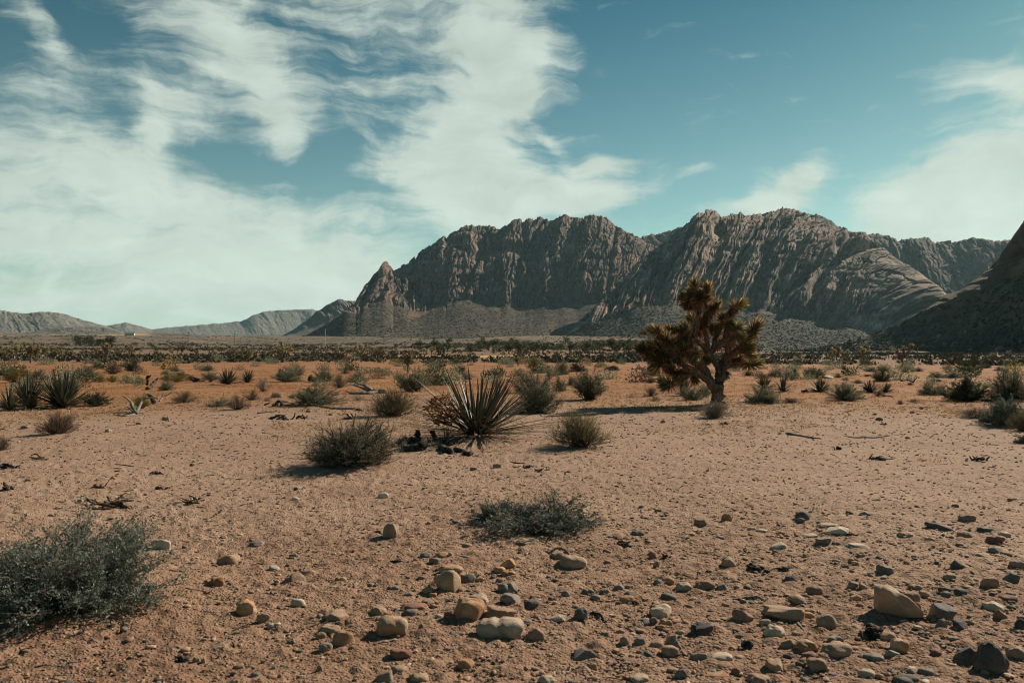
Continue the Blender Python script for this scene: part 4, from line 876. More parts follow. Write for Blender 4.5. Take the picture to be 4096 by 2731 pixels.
 ('R', 1515, 1240, 126, 92, 'orange', 'round', 'plump brown orange stone'), ('R', 1425, 1168, 112, 56, 'tan', 'round', None), ('R', 1345, 1310, 130, 52, 'grey', 'flat', None), ('R', 1470, 1290, 112, 60, 'grey', 'wedge', None), ('R', 1600, 1395, 76, 46, 'white', 'angular', None), ('R', 1295, 1420, 112, 56, 'pale', 'flat', None), ('R', 1695, 1405, 102, 46, 'grey', 'flat', None), ('R', 1560, 1457, 162, 62, 'slate', 'flat', 'dark slate slab at the lower edge'),
 ('R', 2125, 1345, 232, 182, 'black', 'blackboulder', 'biggest black boulder, sharp edged'), ('R', 1970, 1305, 136, 112, 'slate', 'angular', 'dark grey boulder leaning on the biggest black boulder'), ('R', 2300, 1287, 132, 82, 'tan', 'round', 'tan stone in shade behind the biggest black boulder'), ('R', 1760, 1280, 72, 42, 'rust', 'round', None), ('R', 1080, 1187, 112, 46, 'grey', 'flat', None), ('R', 1225, 1107, 76, 36, 'tan', 'flat', None), ('R', 50, 1427, 76, 62, 'grey', 'round', None), ('R', 20, 1235, 70, 60, 'grey', 'wedge', None), ('R', 610, 1078, 80, 46, 'pale', 'round', None), ('R', 820, 1150, 60, 30, 'tan', 'round', None), ('R', 560, 795, 76, 30, 'grey', 'flat', None), ('R', 420, 800, 50, 24, 'orange', 'round', None), ('R', 1205, 655, 66, 28, 'orange', 'flat', None), ('R', 1255, 622, 56, 24, 'orange', 'flat', None), ('R', 885, 622, 50, 30, 'tan', 'angular', None), ('R', 680, 600, 40, 26, 'tan', 'round', None), ('R', 570, 558, 40, 26, 'orange', 'round', None), ('R', 1580, 742, 56, 26, 'slate', 'round', None), ('R', 1325, 745, 52, 24, 'tan', 'round', None), ('R', 1225, 905, 80, 36, 'orange', 'boxy', None), ('R', 1150, 700, 50, 28, 'grey', 'angular', None), ('R', 2100, 720, 60, 30, 'grey', 'angular', None), ('R', 2000, 915, 60, 30, 'brown', 'round', None), ('R', 2055, 615, 110, 24, 'tan', 'slab', None), ('R', 2240, 615, 80, 36, 'tan', 'wedge', None), ('R', 1290, 340, 90, 24, 'tan', 'slab', None), ('R', 1015, 355, 40, 20, 'rust', 'round', None), ('R', 1890, 290, 46, 24, 'brown', 'round', None), ('R', 2270, 250, 70, 28, 'brown', 'flat', None), ('R', 310, 435, 60, 20, 'tan', 'flat', None), ('R', 315, 505, 60, 24, 'grey', 'flat', None), ('R', 830, 280, 50, 20, 'tan', 'flat', None),
 ('L', 1090, 645, 122, 80, 'white', 'boxy', 'white stone peeping out behind the spreading teal shrub'), ('L', 1540, 738, 150, 74, 'tan', 'dome', 'speckled tan dome half sunk in sand'), ('L', 1725, 632, 96, 40, 'grey', 'flat', None), ('L', 1460, 888, 112, 66, 'orange', 'dome', 'orange tan stone with smaller grey stones beside it'), ('L', 1985, 865, 142, 62, 'brown', 'dome', 'brown tan dome with a twig leaning on it'), ('L', 2070, 822, 96, 38, 'tan', 'round', None), ('L', 1840, 800, 72, 46, 'pale', 'slab', None), ('L', 2290, 868, 76, 32, 'tan', 'flat', None), ('L', 1860, 887, 40, 28, 'pale', 'round', None), ('L', 2000, 1030, 96, 56, 'white', 'round', 'smooth whitish egg of a stone'), ('L', 1650, 1075, 140, 102, 'orange', 'boulder', 'round orange boulder casting a dark shadow'), ('L', 1770, 1135, 82, 66, 'brown', 'boxy', 'small brown stone touching the round orange boulder'), ('L', 1845, 1178, 96, 40, 'pale', 'flat', None), ('L', 2155, 1250, 72, 46, 'tan', 'round', None), ('L', 2185, 1330, 96, 60, 'grey', 'round', None), ('L', 1190, 1330, 55, 30, 'grey', 'round', None), ('L', 1320, 1410, 50, 36, 'brown', 'round', None), ('L', 1365, 1415, 30, 34, 'tan', 'upright', None), ('L', 1715, 1515, 60, 40, 'grey', 'round', None), ('L', 2150, 1465, 46, 40, 'tan', 'round', None), ('L', 1840, 1465, 32, 30, 'pale', 'round', None), ('L', 1755, 342, 36, 18, 'pale', 'round', None), ('L', 1985, 328, 46, 26, 'white', 'angular', None), ('L', 190, 200, 36, 18, 'brown', 'round', None), ('L', 760, 190, 32, 26, 'orange', 'round', None), ('L', 1395, 885, 46, 30, 'pale', 'round', None), ('L', 1540, 900, 34, 26, 'grey', 'round', None), ('L', 1240, 650, 40, 26, 'grey', 'angular', None), ('L', 540, 345, 40, 30, 'tan', 'round', None), ('L', 1500, 585, 50, 24, 'tan', 'flat', None), ('L', 1610, 570, 40, 18, 'pale', 'flat', None), ('L', 1615, 705, 40, 28, 'brown', 'angular', None), ('L', 1935, 775, 40, 22, 'brown', 'round', None), ('L', 1970, 710, 55, 34, 'grey', 'upright', None), ('L', 1990, 262, 32, 26, 'slate', 'round', None), ('L', 1290, 98, 30, 20, 'slate', 'round', None), ('L', 1390, 1258, 40, 26, 'rust', 'round', None), ('L', 1960, 1295, 60, 36, 'grey', 'flat', None),
 (3, 1115, 882, 55, 30, 'tan', 'round', 'tan stone on the open sand behind the brown dry twig bush'), (3, 170, 938, 60, 26, 'brown', 'flat', None), (3, 725, 963, 44, 20, 'pale', 'boxy', None), (3, 442, 795, 34, 34, 'pale', 'round', 'pale round stone lodged under the tall yucca'), (3, 935, 912, 40, 18, 'tan', 'flat', None),
 (4, 1490, 865, 0, 0, None, None, None), (4, 1335, 885, 55, 28, 'grey', 'round', None), (4, 225, 493, 36, 20, 'brown', 'round', None), (4, 375, 516, 34, 14, 'orange', 'round', None), (4, 1305, 275, 44, 18, 'tan', 'boxy', None), (5, 605, 1412, 50, 34, 'orange', 'angular', 'orange stone in the shade of the big joshua tree'),
 (6, 1110, 700, 66, 32, 'grey', 'dome', 'grey stone out on the open flat'), (6, 1392, 640, 40, 26, 'orange', 'boxy', None), (6, 1350, 860, 40, 24, 'orange', 'round', None), (6, 257, 822, 30, 20, 'grey', 'round', None), (6, 1600, 368, 90, 36, 'brown', 'dome', 'brown hump of stone behind the dark shrub'), (6, 670, 342, 100, 30, 'pale', 'flat', None), (6, 185, 320, 60, 40, 'orange', 'angular', 'jagged orange stone behind the yucca with dry flowers'), (6, 120, 338, 60, 28, 'orange', 'flat', None), (6, 780, 560, 60, 26, 'grey', 'dome', None),
]
ROCK_MARKS = [('the big wedge shaped tan boulder', 2060, 1400), ('the big black boulder', 2275, 1525), ('the two lobed pale stone', 1150, 1450), ('the big orange tan boulder', 1078, 1410), ('the cream boulder', 1027, 1345), ('the upright tan stone', 897, 1225), ('the white stone', 373, 1254), ('the low teal shrub', 1235, 1205), ('the domed tan stone', 1317, 1292), ('the long layered boulder', 1799, 1410), ('the pale pointed slab', 1920, 1219), ('the touching dark pair', 1843, 1187), ('the round orange boulder', 564, 1402), ('the orange patched dome', 900, 1443), ('the dark red wedge', 921, 1503), ('the loaf shaped boulder', 1917, 1493), ('the rough black boulder', 1613, 1447), ('the brick shaped rusty stone', 2286, 1240), ('the dark slate boulder', 2037, 1310), ('the egg shaped stone', 1673, 1295), ('the forked root', 1345, 1425), ('the smooth pale oval', 1519, 1404), ('the speckled dome', 526, 1286), ('the long slate wedge', 2160, 1210), ('the glowing orange oval', 1850, 1486), ('the rusty orange boulder', 787, 1471), ('the spreading teal shrub', 180, 1330), ('the spiky yucca', 1095, 1015), ('the tall yucca', 143, 940), ('the big joshua tree', 1650, 925), ('the thick grey leafy shrub', 795, 1075), ('the dark shrub', 2220, 922)]
SHAPES = {  # rough, cuts, depth/width, boxy, tilt
 'round': (.09, 0, .78, .1, 8), 'flat': (.09, 2, .8, .1, 5), 'slab': (.12, 5, .8, .2, 3), 'dome': (.09, 1, .85, .05, 4), 'upright': (.10, 2, .8, .1, 6), 'angular': (.12, 9, .8, .1, 12), 'rough': (.20, 5, .85, .1, 6),
 'boxy': (.07, 5, .75, .45, 8), 'layered': (.10, 4, .7, .4, 6), 'wedge': (.10, 6, .7, .1, 16), 'boulder': (.09, 3, .85, .2, 8), 'tilted': (.06, 0, .7, .1, 25)}
STONE_WORD = {'tan': 'tan', 'orange': 'orange brown', 'rust': 'dark red', 'brown': 'brown', 'pale': 'pale cream', 'white': 'whitish', 'grey': 'grey', 'slate': 'dark slate', 'black': 'black'}
SHAPE_WORD = {'round': 'rounded', 'flat': 'flattish', 'slab': 'slab like', 'dome': 'domed', 'upright': 'upright', 'angular': 'angular', 'rough': 'rough', 'boxy': 'blocky', 'layered': 'layered', 'wedge': 'wedge shaped', 'boulder': 'bulky', 'tilted': 'tilted'}
def lobed_arrays(sx, sy, sz):
    a, fa = rock_arrays(301, .62, .9, .95, .06, 0, 3, .1); b, fb = rock_arrays(302, .55, .95, 1.0, .06, 1, 3, .1)
    import bmesh
    v, f = a.copy(), fa
    # one stone: two lobes drawn from a single body by pinching its middle
    v, f = rock_arrays(303, 1, 1, 1, .06, 0, 4, .15)
    pinch = np.exp(-((v[:, 0] - .12 + .25 * v[:, 2]) / .13) ** 2)
    s = 1 - .30 * pinch * (.5 + .5 * np.clip(v[:, 2] - v[:, 1], 0, 1))
    v[:, 1] *= s; v[:, 2] *= s; v[:, 2] += .16 * np.abs(v[:, 0]) - .1
    return v * np.array([sx, sy, sz]), f
def place_rocks():
    rng = np.random.default_rng(5)
    proto = {}
    for i, (cr, cx, cy, w, h, stone, shape, label) in enumerate(ROCKS):
        if not w: continue
        X, Y = photo(cr, cx, cy); s = CROPS[cr][2]
        p = at(X, Y + h * s * .22)
        wm = px_size(p, w * s); hm = px_size(p, h * s)
        phi = math.atan2(CAM_Z, p[1])
        if shape == 'lobed':
            sh = (.1, 0, .62, 0, 0)
        elif shape in ('wedgeboulder', 'blackboulder'):
            sh = (.09, 6, .75, .1, 0)
        else: sh = SHAPES[shape]
        dm = wm * sh[2]
        vis = math.sqrt(max(hm ** 2 - (dm * sin(phi) * .8) ** 2, (hm * .45) ** 2)) / cos(phi)
        key = (shape, int(rng.integers(0, 4)))
        big = w * s > 42 or shape in ('lobed', 'wedgeboulder', 'blackboulder')
        if big or key not in proto:
            if shape == 'lobed': v, f = lobed_arrays(1, 1, 1)
            elif shape == 'wedgeboulder':
                v, f = rock_arrays(700, 1, 1, 1, .07, 4, 4, .25); v[:, 2] *= 1 - .36 * np.clip(v[:, 0] * .9 + .25, -.2, 1.1); v[:, 2] += -.30 * (v[:, 0])
            elif shape == 'blackboulder':
                v, f = rock_arrays(713, 1, 1, 1, .10, 13, 4, .15)
            else:
                v, f = rock_arrays(400 + i, 1, 1, 1, sh[0], sh[1], 4 if w * s > 30 else 3, sh[3])
                if shape == 'wedge': v[:, 2] *= 1 - .45 * np.clip(v[:, 0], -1, 1); v[:, 1] *= 1 - .2 * v[:, 0]
                if shape == 'layered':
                    q = np.round(v[:, 2] * 3.2) / 3.2; v[:, 2] = .45 * v[:, 2] + .55 * q; v[:, :2] *= (1 + .06 * np.sin(q * 9))[:, None]
            v = v / np.array([np.ptp(v[:, 0]), np.ptp(v[:, 1]), np.ptp(v[:, 2])]) * 2; v[:, 0] -= (v[:, 0].max() + v[:, 0].min()) / 2
            me = np_mesh('rock', v, f, True, M[stone])
            if not big: proto[key] = me
        else: me = proto[key]
        small = w * s < 24
        nm = 'rock' if not small else 'stone'
        o = obj(nm, me)
        if me.materials[0] is not M[stone]:
            o.material_slots[0].link = 'OBJECT'; o.material_slots[0].material = M[stone]
        sink = .40 if shape in ('dome', 'slab') else .33
        H = vis / (2 - 2 * sink) * .84                    # half height
        o.scale = (wm / 2, dm / 2, H)
        o.location = (p[0], p[1], p[2] + H * (1 - 2 * sink) + .002)
        yaw = rng.normal() * .12 if shape not in ('round', 'angular', 'rough') else rng.normal() * .3
        tl = R(sh[4])
        o.rotation_euler = (rng.normal() * tl * .4, (-tl if shape in ('tilted',) else rng.normal() * tl * .6), yaw)
        o['category'] = 'rock' if not small else 'stone'
        o['group'] = 'loose stones on the desert floor'
        if label: USED.add(label)
        else:
            size = 'small' if w * s < 22 else ('middling' if w * s < 38 else 'large')
            label = place_label(f'{size} {STONE_WORD[stone]} {SHAPE_WORD.get(shape, "")} stone', X, Y, ROCK_MARKS)
        o['label'] = label
    # small loose stones between them, drawn from the same few shapes
    keys = list(proto); n = 0; stones = ['tan', 'grey', 'brown', 'orange', 'slate', 'pale']
    while n < 70:
        X, Y = rng.uniform(480, 2352), rng.uniform(1180, 1560)
        if Y < 1180 + 330 * np.clip((2352 - X) / 1700 - .15, 0, 1) * rng.random(): continue
        p = at(X, Y); k = keys[int(rng.integers(0, len(keys)))]; st = stones[int(rng.choice(6, p=[.36, .2, .26, .12, .05, .01]))]
        wm = px_size(p, rng.uniform(10, 21)); o = obj('stone', proto[k])
        o.material_slots[0].link = 'OBJECT'; o.material_slots[0].material = M[st]
        hz = wm * rng.uniform(.18, .34); o.scale = (wm / 2, wm / 2 * .8, hz); o.location = (p[0], p[1], p[2] + hz * .45); o.rotation_euler = (0, 0, rng.uniform(0, 6))
        o['category'] = 'stone'; o['group'] = f'small {STONE_WORD[st]} stones lying among the bigger ones'; o['label'] = f'small {STONE_WORD[st]} stone lying loose in the gravel among bigger stones'
        n += 1

def gravel():
    """uncountable small stones and crumbs of the desert pavement"""
    rng = np.random.default_rng(77)
    V0, F0 = rock_arrays(1, 1, 1, 1, .12, 3, 1)
    protos = [rock_arrays(i, 1, 1, 1, .16, 4, 1)[0] for i in range(12)]
    N = 120000
    r = np.exp(rng.uniform(np.log(2.9), np.log(30), N)) ; a = rng.uniform(-R(42), R(42), N)
    x, y = r * np.sin(a), r * np.cos(a)
    # richer in stones toward the camera and on the side of the cobbles; patchy
    dens = .42 + .5 * sstep(11, 4, r) * sstep(-.25, .25, a) + .45 * fbm(x / 1.5, y / 1.5, 3, 9)
    keep = rng.random(N) < np.clip(dens, .08, 1); x, y, r = x[keep], y[keep], r[keep]; n = len(x)
    size = (.0032 + .0135 * rng.random(n) ** 3.6) * np.clip(.72 + r / 17, .7, 2.2)
    idx = rng.integers(0, 12, n); P = np.stack(protos)[idx]
    sc = np.stack([size * rng.uniform(.8, 1.5, n), size * rng.uniform(.7, 1.1, n), size * rng.uniform(.35, .75, n)], 1)
    P = P * sc[:, None]; th = rng.random(n) * 2 * pi; c, s_ = np.cos(th)[:, None], np.sin(th)[:, None]
    P = np.stack([P[..., 0] * c - P[..., 1] * s_, P[..., 0] * s_ + P[..., 1] * c, P[..., 2]], -1)
    P = P + np.stack([x, y, gh(x, y) + size * .25 + .004], 1)[:, None]
    nv = V0.shape[0]; F = (F0[None] + (np.arange(n) * nv)[:, None, None]).reshape(-1, 3)
    tab = np.array([(0.31, 0.20, 0.13), (0.25, 0.155, 0.10), (0.36, 0.25, 0.17), (0.14, 0.125, 0.11), (0.075, 0.070, 0.066), (0.44, 0.34, 0.25), (0.26, 0.125, 0.065)])
    ci = rng.choice(7, n, p=[.30, .24, .15, .12, .07, .05, .07])
    cc = np.repeat(tab[ci] * rng.uniform(.8, 1.2, (n, 1)), nv, 0)
    m, Nn, b = mat('gravel_stone', .9, .2); Nn.put(b.inputs['Base Color'], Nn.attr('tone', 'Color'))
    obj('gravel', np_mesh('gravel', P.reshape(-1, 3), F, False, m, {'tone': cc}), kind='stuff', label='small gravel and crumbs strewn over the sand')
    # coarser pebbles among the cobbles, half sunk
    N2 = 7000; r2 = np.exp(rng.uniform(np.log(3.0), np.log(10.5), N2)); a2 = rng.uniform(-R(40), R(42), N2); x2, y2 = r2 * np.sin(a2), r2 * np.cos(a2)
    k2 = rng.random(N2) < np.clip(.12 + .75 * sstep(-.25, .30, a2) * sstep(10.5, 6, r2) + .5 * fbm(x2 / .8, y2 / .8, 3, 12), .03, 1); x2, y2, r2 = x2[k2], y2[k2], r2[k2]; n2 = len(x2)
    s2 = .008 + .020 * rng.random(n2) ** 2.2; P2 = np.stack([rock_arrays(60 + i, 1, 1, 1, .15, 5, 2)[0] for i in range(8)])[rng.integers(0, 8, n2)]; V2, F2 = rock_arrays(1, 1, 1, 1, .12, 3, 2)
    P2 = P2 * (np.stack([rng.uniform(.8, 1.5, n2), rng.uniform(.7, 1.1, n2), rng.uniform(.3, .6, n2)], 1) * s2[:, None])[:, None]; th = rng.random(n2) * 2 * pi; c, s_ = np.cos(th)[:, None], np.sin(th)[:, None]
    P2 = np.stack([P2[..., 0] * c - P2[..., 1] * s_, P2[..., 0] * s_ + P2[..., 1] * c, P2[..., 2]], -1) + np.stack([x2, y2, gh(x2, y2) + s2 * .16 + .004], 1)[:, None]
    F2 = (F2[None] + (np.arange(n2) * len(V2))[:, None, None]).reshape(-1, 3)
    c2 = np.repeat(tab[rng.choice(7, n2, p=[.30, .24, .14, .14, .06, .05, .07])] * rng.uniform(.8, 1.15, (n2, 1)), len(V2), 0)
    obj('pebbles', np_mesh('pebbles', P2.reshape(-1, 3), F2, True, m, {'tone': c2}), kind='stuff', label='small pebbles pressed into the sand among the cobbles')
    # chips of bark and twig
    n = 2600; r = np.exp(rng.uniform(np.log(3.2), np.log(30), n)); a = rng.uniform(-R(36), R(36), n); x, y = r * np.sin(a), r * np.cos(a)
    L = rng.uniform(.02, .10, n) * np.clip(.6 + r / 18, .7, 1.8); th = rng.random(n) * 2 * pi; t = np.linspace(-.5, .5, 4)[None, :, None]
    D = np.stack([np.cos(th), np.sin(th), np.zeros(n)], 1)
    P = np.stack([x, y, gh(x, y) + .010], 1)[:, None] + D[:, None] * L[:, None, None] * t + rng.normal(size=(n, 4, 3)) * (L * .07)[:, None, None]
    rad = np.array([.5, 1, .9, .3])[None] * (.0022 + .0035 * rng.random((n, 1)) ** 2) * np.clip(.6 + r / 14, .7, 2.0)[:, None]
    v, f = tube_batch(P, rad, 4)
    tone = np.array([(0.05, 0.04, 0.034), (0.12, 0.085, 0.06), (0.30, 0.25, 0.20)])[rng.choice(3, n, p=[.55, .33, .12])]
    obj('litter', np_mesh('litter', v, f, True, m, {'tone': np.repeat(tone, 16, 0)}), kind='stuff', label='twig and bark litter scattered on the sand')
# ------------------------------------------------------------------ shrubs
KIND = {  # leaf material, stem material, height of the drawn shrub, name, words
 'grey': ('grey_leaf', 'dark_twig', .62, 'desert_shrub', 'grey green leafy shrub'), 'teal': ('teal_leaf', 'twig', .5, 'desert_shrub', 'blue green shrub with pale twigs'),
 'dark': ('dark_leaf', 'dark_twig', .68, 'dark_shrub', 'dark green dense shrub'), 'wiry': ('wiry_leaf', 'dark_twig', .62, 'wiry_shrub', 'wiry olive shrub of thin stems'),
 'yellow': ('yellow_leaf', 'dark_twig', .66, 'yellow_shrub', 'yellow green tufted shrub'), 'brown': ('brown_leaf', 'dark_twig', .6, 'dry_shrub', 'dry brown twiggy shrub'), 'ash': ('ash_leaf', 'twig', .55, 'dry_shrub', 'bare ash grey twiggy shrub')}
def shrub_data(kind, seed, big=1.0, **kw):
    lm, sm, h, _, _ = KIND[kind]
    par = dict(h=h)
    if kind == 'grey': par.update(n_stem=90, n_twig=900, n_leaf=9500, leaf=.032, slim=.40, wob=.5, spread=(4, 88))
    elif kind == 'teal': par.update(n_stem=90, n_twig=1000, n_leaf=11000, leaf=.034, slim=.46, spread=(15, 91), wob=.5, twig_r=.0032)
    elif kind == 'dark': par.update(n_stem=80, n_twig=900, n_leaf=9000, leaf=.036, slim=.5, wob=.4, spread=(3, 88))
    elif kind == 'wiry': par.update(n_stem=110, n_twig=800, n_leaf=4200, leaf=.10, slim=.030, mode='wiry', spread=(2, 84), wob=.35, twig_r=.003)
    elif kind == 'yellow': par.update(n_stem=80, n_twig=500, n_leaf=4500, leaf=.10, slim=.06, mode='wiry', spread=(2, 80), wob=.25, twig_r=.003)
    elif kind == 'brown': par.update(n_stem=100, n_twig=700, n_leaf=2000, leaf=.11, slim=.03, mode='wiry', spread=(2, 82), wob=.45, twig_r=.004)
    elif kind == 'ash': par.update(n_stem=55, n_twig=420, n_leaf=900, leaf=.10, slim=.03, mode='wiry', spread=(3, 86), wob=.5, twig_r=.0045)
    par.update(kw)
    for q in ('n_stem', 'n_twig', 'n_leaf'): par[q] = int(par[q] * big)
    st, fo, va = bush_meshes(seed, **par)
    return np_mesh('stems', *st, True, M[sm]), np_mesh('foliage', *fo, False, M[lm], {'v': va}), par['h']
# crop, centre x, foot y, width, height, kind, own label, own shape settings
SHRUBS = [
 (4, 490, 868, 600, 300, 'grey', 'thick grey leafy shrub in front of the charred stumps', dict(big=2.4, n_leaf=9000, leaf=.020, h=.55, lean=(.25, 0))),
 (4, 790, 540, 345, 195, 'wiry', 'rounded brownish olive shrub behind the thick grey shrub', dict(big=1.5, slim=.035)),
 (4, 1720, 380, 240, 135, 'grey', 'grey shrub rising behind the one beside the spiky yucca', {}), (4, 1755, 520, 300, 200, 'grey', 'tall grey green shrub right behind the spiky yucca', dict(big=1.6, h=.72)),
 (4, 2112, 432, 245, 205, 'grey', 'round topped grey shrub on a narrow foot with a shadow', dict(big=1.4, h=.82, spread=(4, 70))),
 (4, 2045, 745, 370, 250, 'wiry', 'tangled olive shrub on a sand mound beside the spiky yucca', dict(big=1.8, slim=.028)),
 (4, 275, 460, 330, 145, 'grey', 'low wide grey shrub with a bleached branch lying before it', dict(big=1.3)), (4, 925, 375, 265, 170, 'grey', 'open grey shrub with bare stems behind the wiry one', dict(big=1.2, spread=(4, 74), n_leaf=5200)),
 (4, 1090, 290, 120, 50, 'ash', None, {}), (4, 325, 300, 145, 92, 'grey', None, {}), (4, 80, 300, 175, 82, 'grey', None, {}), (4, 125, 262, 140, 70, 'grey', None, {}), (4, 430, 342, 100, 92, 'wiry', None, {}), (4, 550, 300, 150, 62, 'grey', None, {}), (4, 560, 425, 112, 40, 'ash', None, {}),
 (4, 1285, 280, 92, 50, 'grey', None, {}), (4, 1110, 200, 66, 50, 'dark', None, {}), (4, 1740, 228, 112, 96, 'yellow', 'small yellow tree like shrub on the far flat', dict(h=.85, spread=(2, 75))), (4, 1920, 255, 122, 92, 'grey', None, {}), (4, 2035, 232, 102, 62, 'dark', None, {}), (4, 2265, 222, 86, 32, 'dark', None, {}), (4, 1912, 366, 80, 92, 'grey', None, {}), (4, 1635, 262, 72, 52, 'grey', None, {}), (4, 1505, 345, 84, 84, 'ash', None, {}), (4, 15, 402, 42, 30, 'grey', None, {}),
 (3, 645, 800, 170, 88, 'dark', 'low dark shrub beside the tall yucca', {}), (3, 948, 818, 112, 92, 'yellow', 'yellow green tuft growing inside dead branches', {}), (3, 1245, 776, 165, 75, 'wiry', None, {}), (3, 1120, 692, 98, 68, 'grey', None, {}), (3, 1470, 800, 145, 58, 'grey', None, {}), (3, 1600, 825, 135, 98, 'brown', None, {}), (3, 1690, 760, 105, 72, 'brown', None, {}), (3, 1780, 702, 145, 100, 'ash', 'bare ash grey skeleton shrub standing upright on the sand', dict(h=.7, spread=(3, 70))), (3, 1850, 740, 62, 36, 'grey', None, {}), (3, 1790, 765, 52, 36, 'ash', None, {}),
 (3, 1415, 625, 105, 62, 'grey', None, {}), (3, 390, 992, 235, 165, 'brown', 'dry brown twig bush in front of the tall yucca', dict(big=1.5, leaf=.13)), (3, 670, 636, 76, 46, 'yellow', None, {}), (3, 755, 636, 72, 46, 'yellow', None, {}), (3, 850, 637, 58, 46, 'yellow', None, {}), (3, 930, 638, 66, 42, 'yellow', None, {}), (3, 540, 632, 82, 46, 'yellow', None, {}), (3, 1120, 630, 82, 44, 'yellow', None, {}), (3, 1200, 634, 122, 44, 'yellow', None, {}), (3, 1280, 626, 62, 40, 'yellow', None, {}),
 (3, 560, 602, 185, 72, 'grey', None, {}), (3, 890, 566, 86, 82, 'dark', None, {}), (3, 655, 546, 82, 50, 'grey', None, {}), (3, 250, 622, 135, 68, 'grey', None, {}), (3, 100, 642, 155, 82, 'yellow', None, {}), (3, 20, 592, 64, 42, 'dark', None, {}), (3, 1180, 566, 58, 36, 'grey', None, {}), (3, 1395, 562, 86, 46, 'grey', None, {}), (3, 1210, 604, 105, 42, 'grey', None, {}), (3, 1110, 586, 62, 32, 'grey', None, {}), (3, 760, 584, 110, 72, 'brown', None, {}),
 (6, 1855, 556, 345, 212, 'dark', 'dense dark rounded shrub in front of the grey thicket', dict(big=1.7, h=.66)), (6, 2230, 560, 380, 290, 'grey', 'tall airy grey shrub at the edge of the view', dict(big=2.0, h=.75, n_leaf=5200)), (6, 2190, 765, 400, 230, 'teal', 'sprawling grey blue shrub in front of the tall airy one', dict(big=1.5, h=.6)), (6, 2330, 810, 220, 170, 'wiry', 'wiry brownish shrub with long straight stems by the grey thicket', {}),
 (6, 820, 548, 285, 168, 'grey', 'pale grey shrub alone on the flat between two yuccas', dict(big=1.4)), (6, 115, 572, 290, 155, 'grey', 'low silvery shrub in front of the yucca with dry flowers', dict(big=1.4, h=.5)), (6, 1560, 496, 195, 102, 'grey', None, {}), (6, 1645, 490, 105, 92, 'brown', None, {}), (6, 1130, 385, 152, 105, 'dark', 'bright dark green dome of a shrub behind a yucca', {}), (6, 1885, 296, 182, 108, 'dark', 'biggest dark green shrub out on the far flat', {}), (6, 530, 346, 142, 76, 'dark', None, {}), (6, 755, 346, 82, 42, 'wiry', None, {}), (6, 820, 364, 58, 26, 'grey', None, {}), (6, 1350, 300, 112, 76, 'grey', None, {}), (6, 1150, 292, 112, 52, 'grey', None, {}), (6, 1030, 292, 112, 42, 'grey', None, {}), (6, 930, 394, 92, 36, 'wiry', None, {}),
 (6, 805, 277, 58, 46, 'brown', None, {}), (6, 400, 242, 102, 52, 'dark', None, {}), (6, 700, 236, 72, 42, 'dark', None, {}), (6, 995, 236, 72, 36, 'dark', None, {}), (6, 1450, 292, 72, 40, 'brown', None, {}), (6, 1740, 346, 172, 56, 'grey', None, {}), (6, 1600, 346, 122, 52, 'grey', None, {}), (6, 2030, 262, 82, 36, 'dark', None, {}), (6, 2150, 286, 92, 40, 'grey', None, {}), (6, 2230, 242, 82, 42, 'dark', None, {}), (6, 1110, 502, 95, 48, 'wiry', None, {}), (6, 1410, 552, 72, 32, 'grey', None, {}), (6, 1290, 572, 62, 42, 'wiry', None, {}), (6, 360, 562, 165, 56, 'brown', None, {}), (6, 1375, 406, 42, 24, 'dark', None, {}), (6, 1940, 690, 255, 92, 'brown', 'straw brown low shrub at the foot of the grey thicket', {}), (6, 2335, 905, 110, 70, 'teal', None, {}),
 (5, 1110, 1390, 270, 195, 'ash', 'twiggy ash grey shrub against the foot of the big joshua tree', dict(big=2.2, n_leaf=2600)), (5, 910, 1212, 245, 132, 'grey', 'leafy grey shrub behind the trunk of the big joshua tree', {}), (5, 1020, 1162, 115, 105, 'grey', None, {}), (5, 490, 1172, 125, 92, 'wiry', None, {}), (5, 540, 1216, 115, 62, 'ash', None, {}), (5, 590, 1032, 92, 62, 'dark', None, {}), (5, 480, 1042, 98, 62, 'brown', None, {}), (5, 465, 972, 54, 36, 'dark', None, {}), (5, 115, 922, 125, 46, 'dark', None, {}), (5, 300, 1182, 98, 36, 'ash', None, {}), (5, 1430, 972, 92, 42, 'dark', None, {}),
 (0, 1238, 1214, 245, 66, 'teal', 'low spreading teal shrub alone between sand and cobbles', dict(big=1.4, n_leaf=6500, h=.34, spread=(25, 92), lean=(.1, 0), wob=.75)), (0, 1125, 1197, 62, 40, 'teal', 'small teal sprig beside the low spreading teal shrub', {}), (0, 160, 1388, 400, 170, 'teal', 'broad spreading teal shrub with pale twigs on a sand mound', dict(big=3.4, h=.44, leaf=.022, spread=(20, 92), twig_r=.0026, wob=.6)), (0, 4, 1036, 34, 36, 'brown', None, {}), (0, 70, 940, 40, 30, 'brown', None, {}),
 (0, 850, 1066, 100, 62, 'brown', 'thin dry brown shrub at the side of the thick grey one', {}),
]
SHRUB_MARKS = [('the spiky yucca', 1095, 1015), ('the tall yucca', 143, 940), ('the big joshua tree', 1650, 925), ('the thick grey shrub', 795, 1075), ('the dark rounded shrub', 2220, 922), ('the fallen grey log', 850, 905), ('the bleached branch', 745, 937), ('the dead branch tangle', 320, 945), ('the burnt stump', 345, 885), ('the twin yuccas', 535, 883), ('the yellow tree', 1226, 852), ('the yucca with dry flowers', 1775, 895), ('the lone fan yucca', 1880, 898), ('the round topped shrub', 1353, 922), ('the ash skeleton shrub', 608, 900), ('the green dome shrub', 2025, 878), ('the far dark shrub', 2227, 854), ('the fan yucca clump', 2010, 900), ('the row of yellow tufts', 270, 878)]
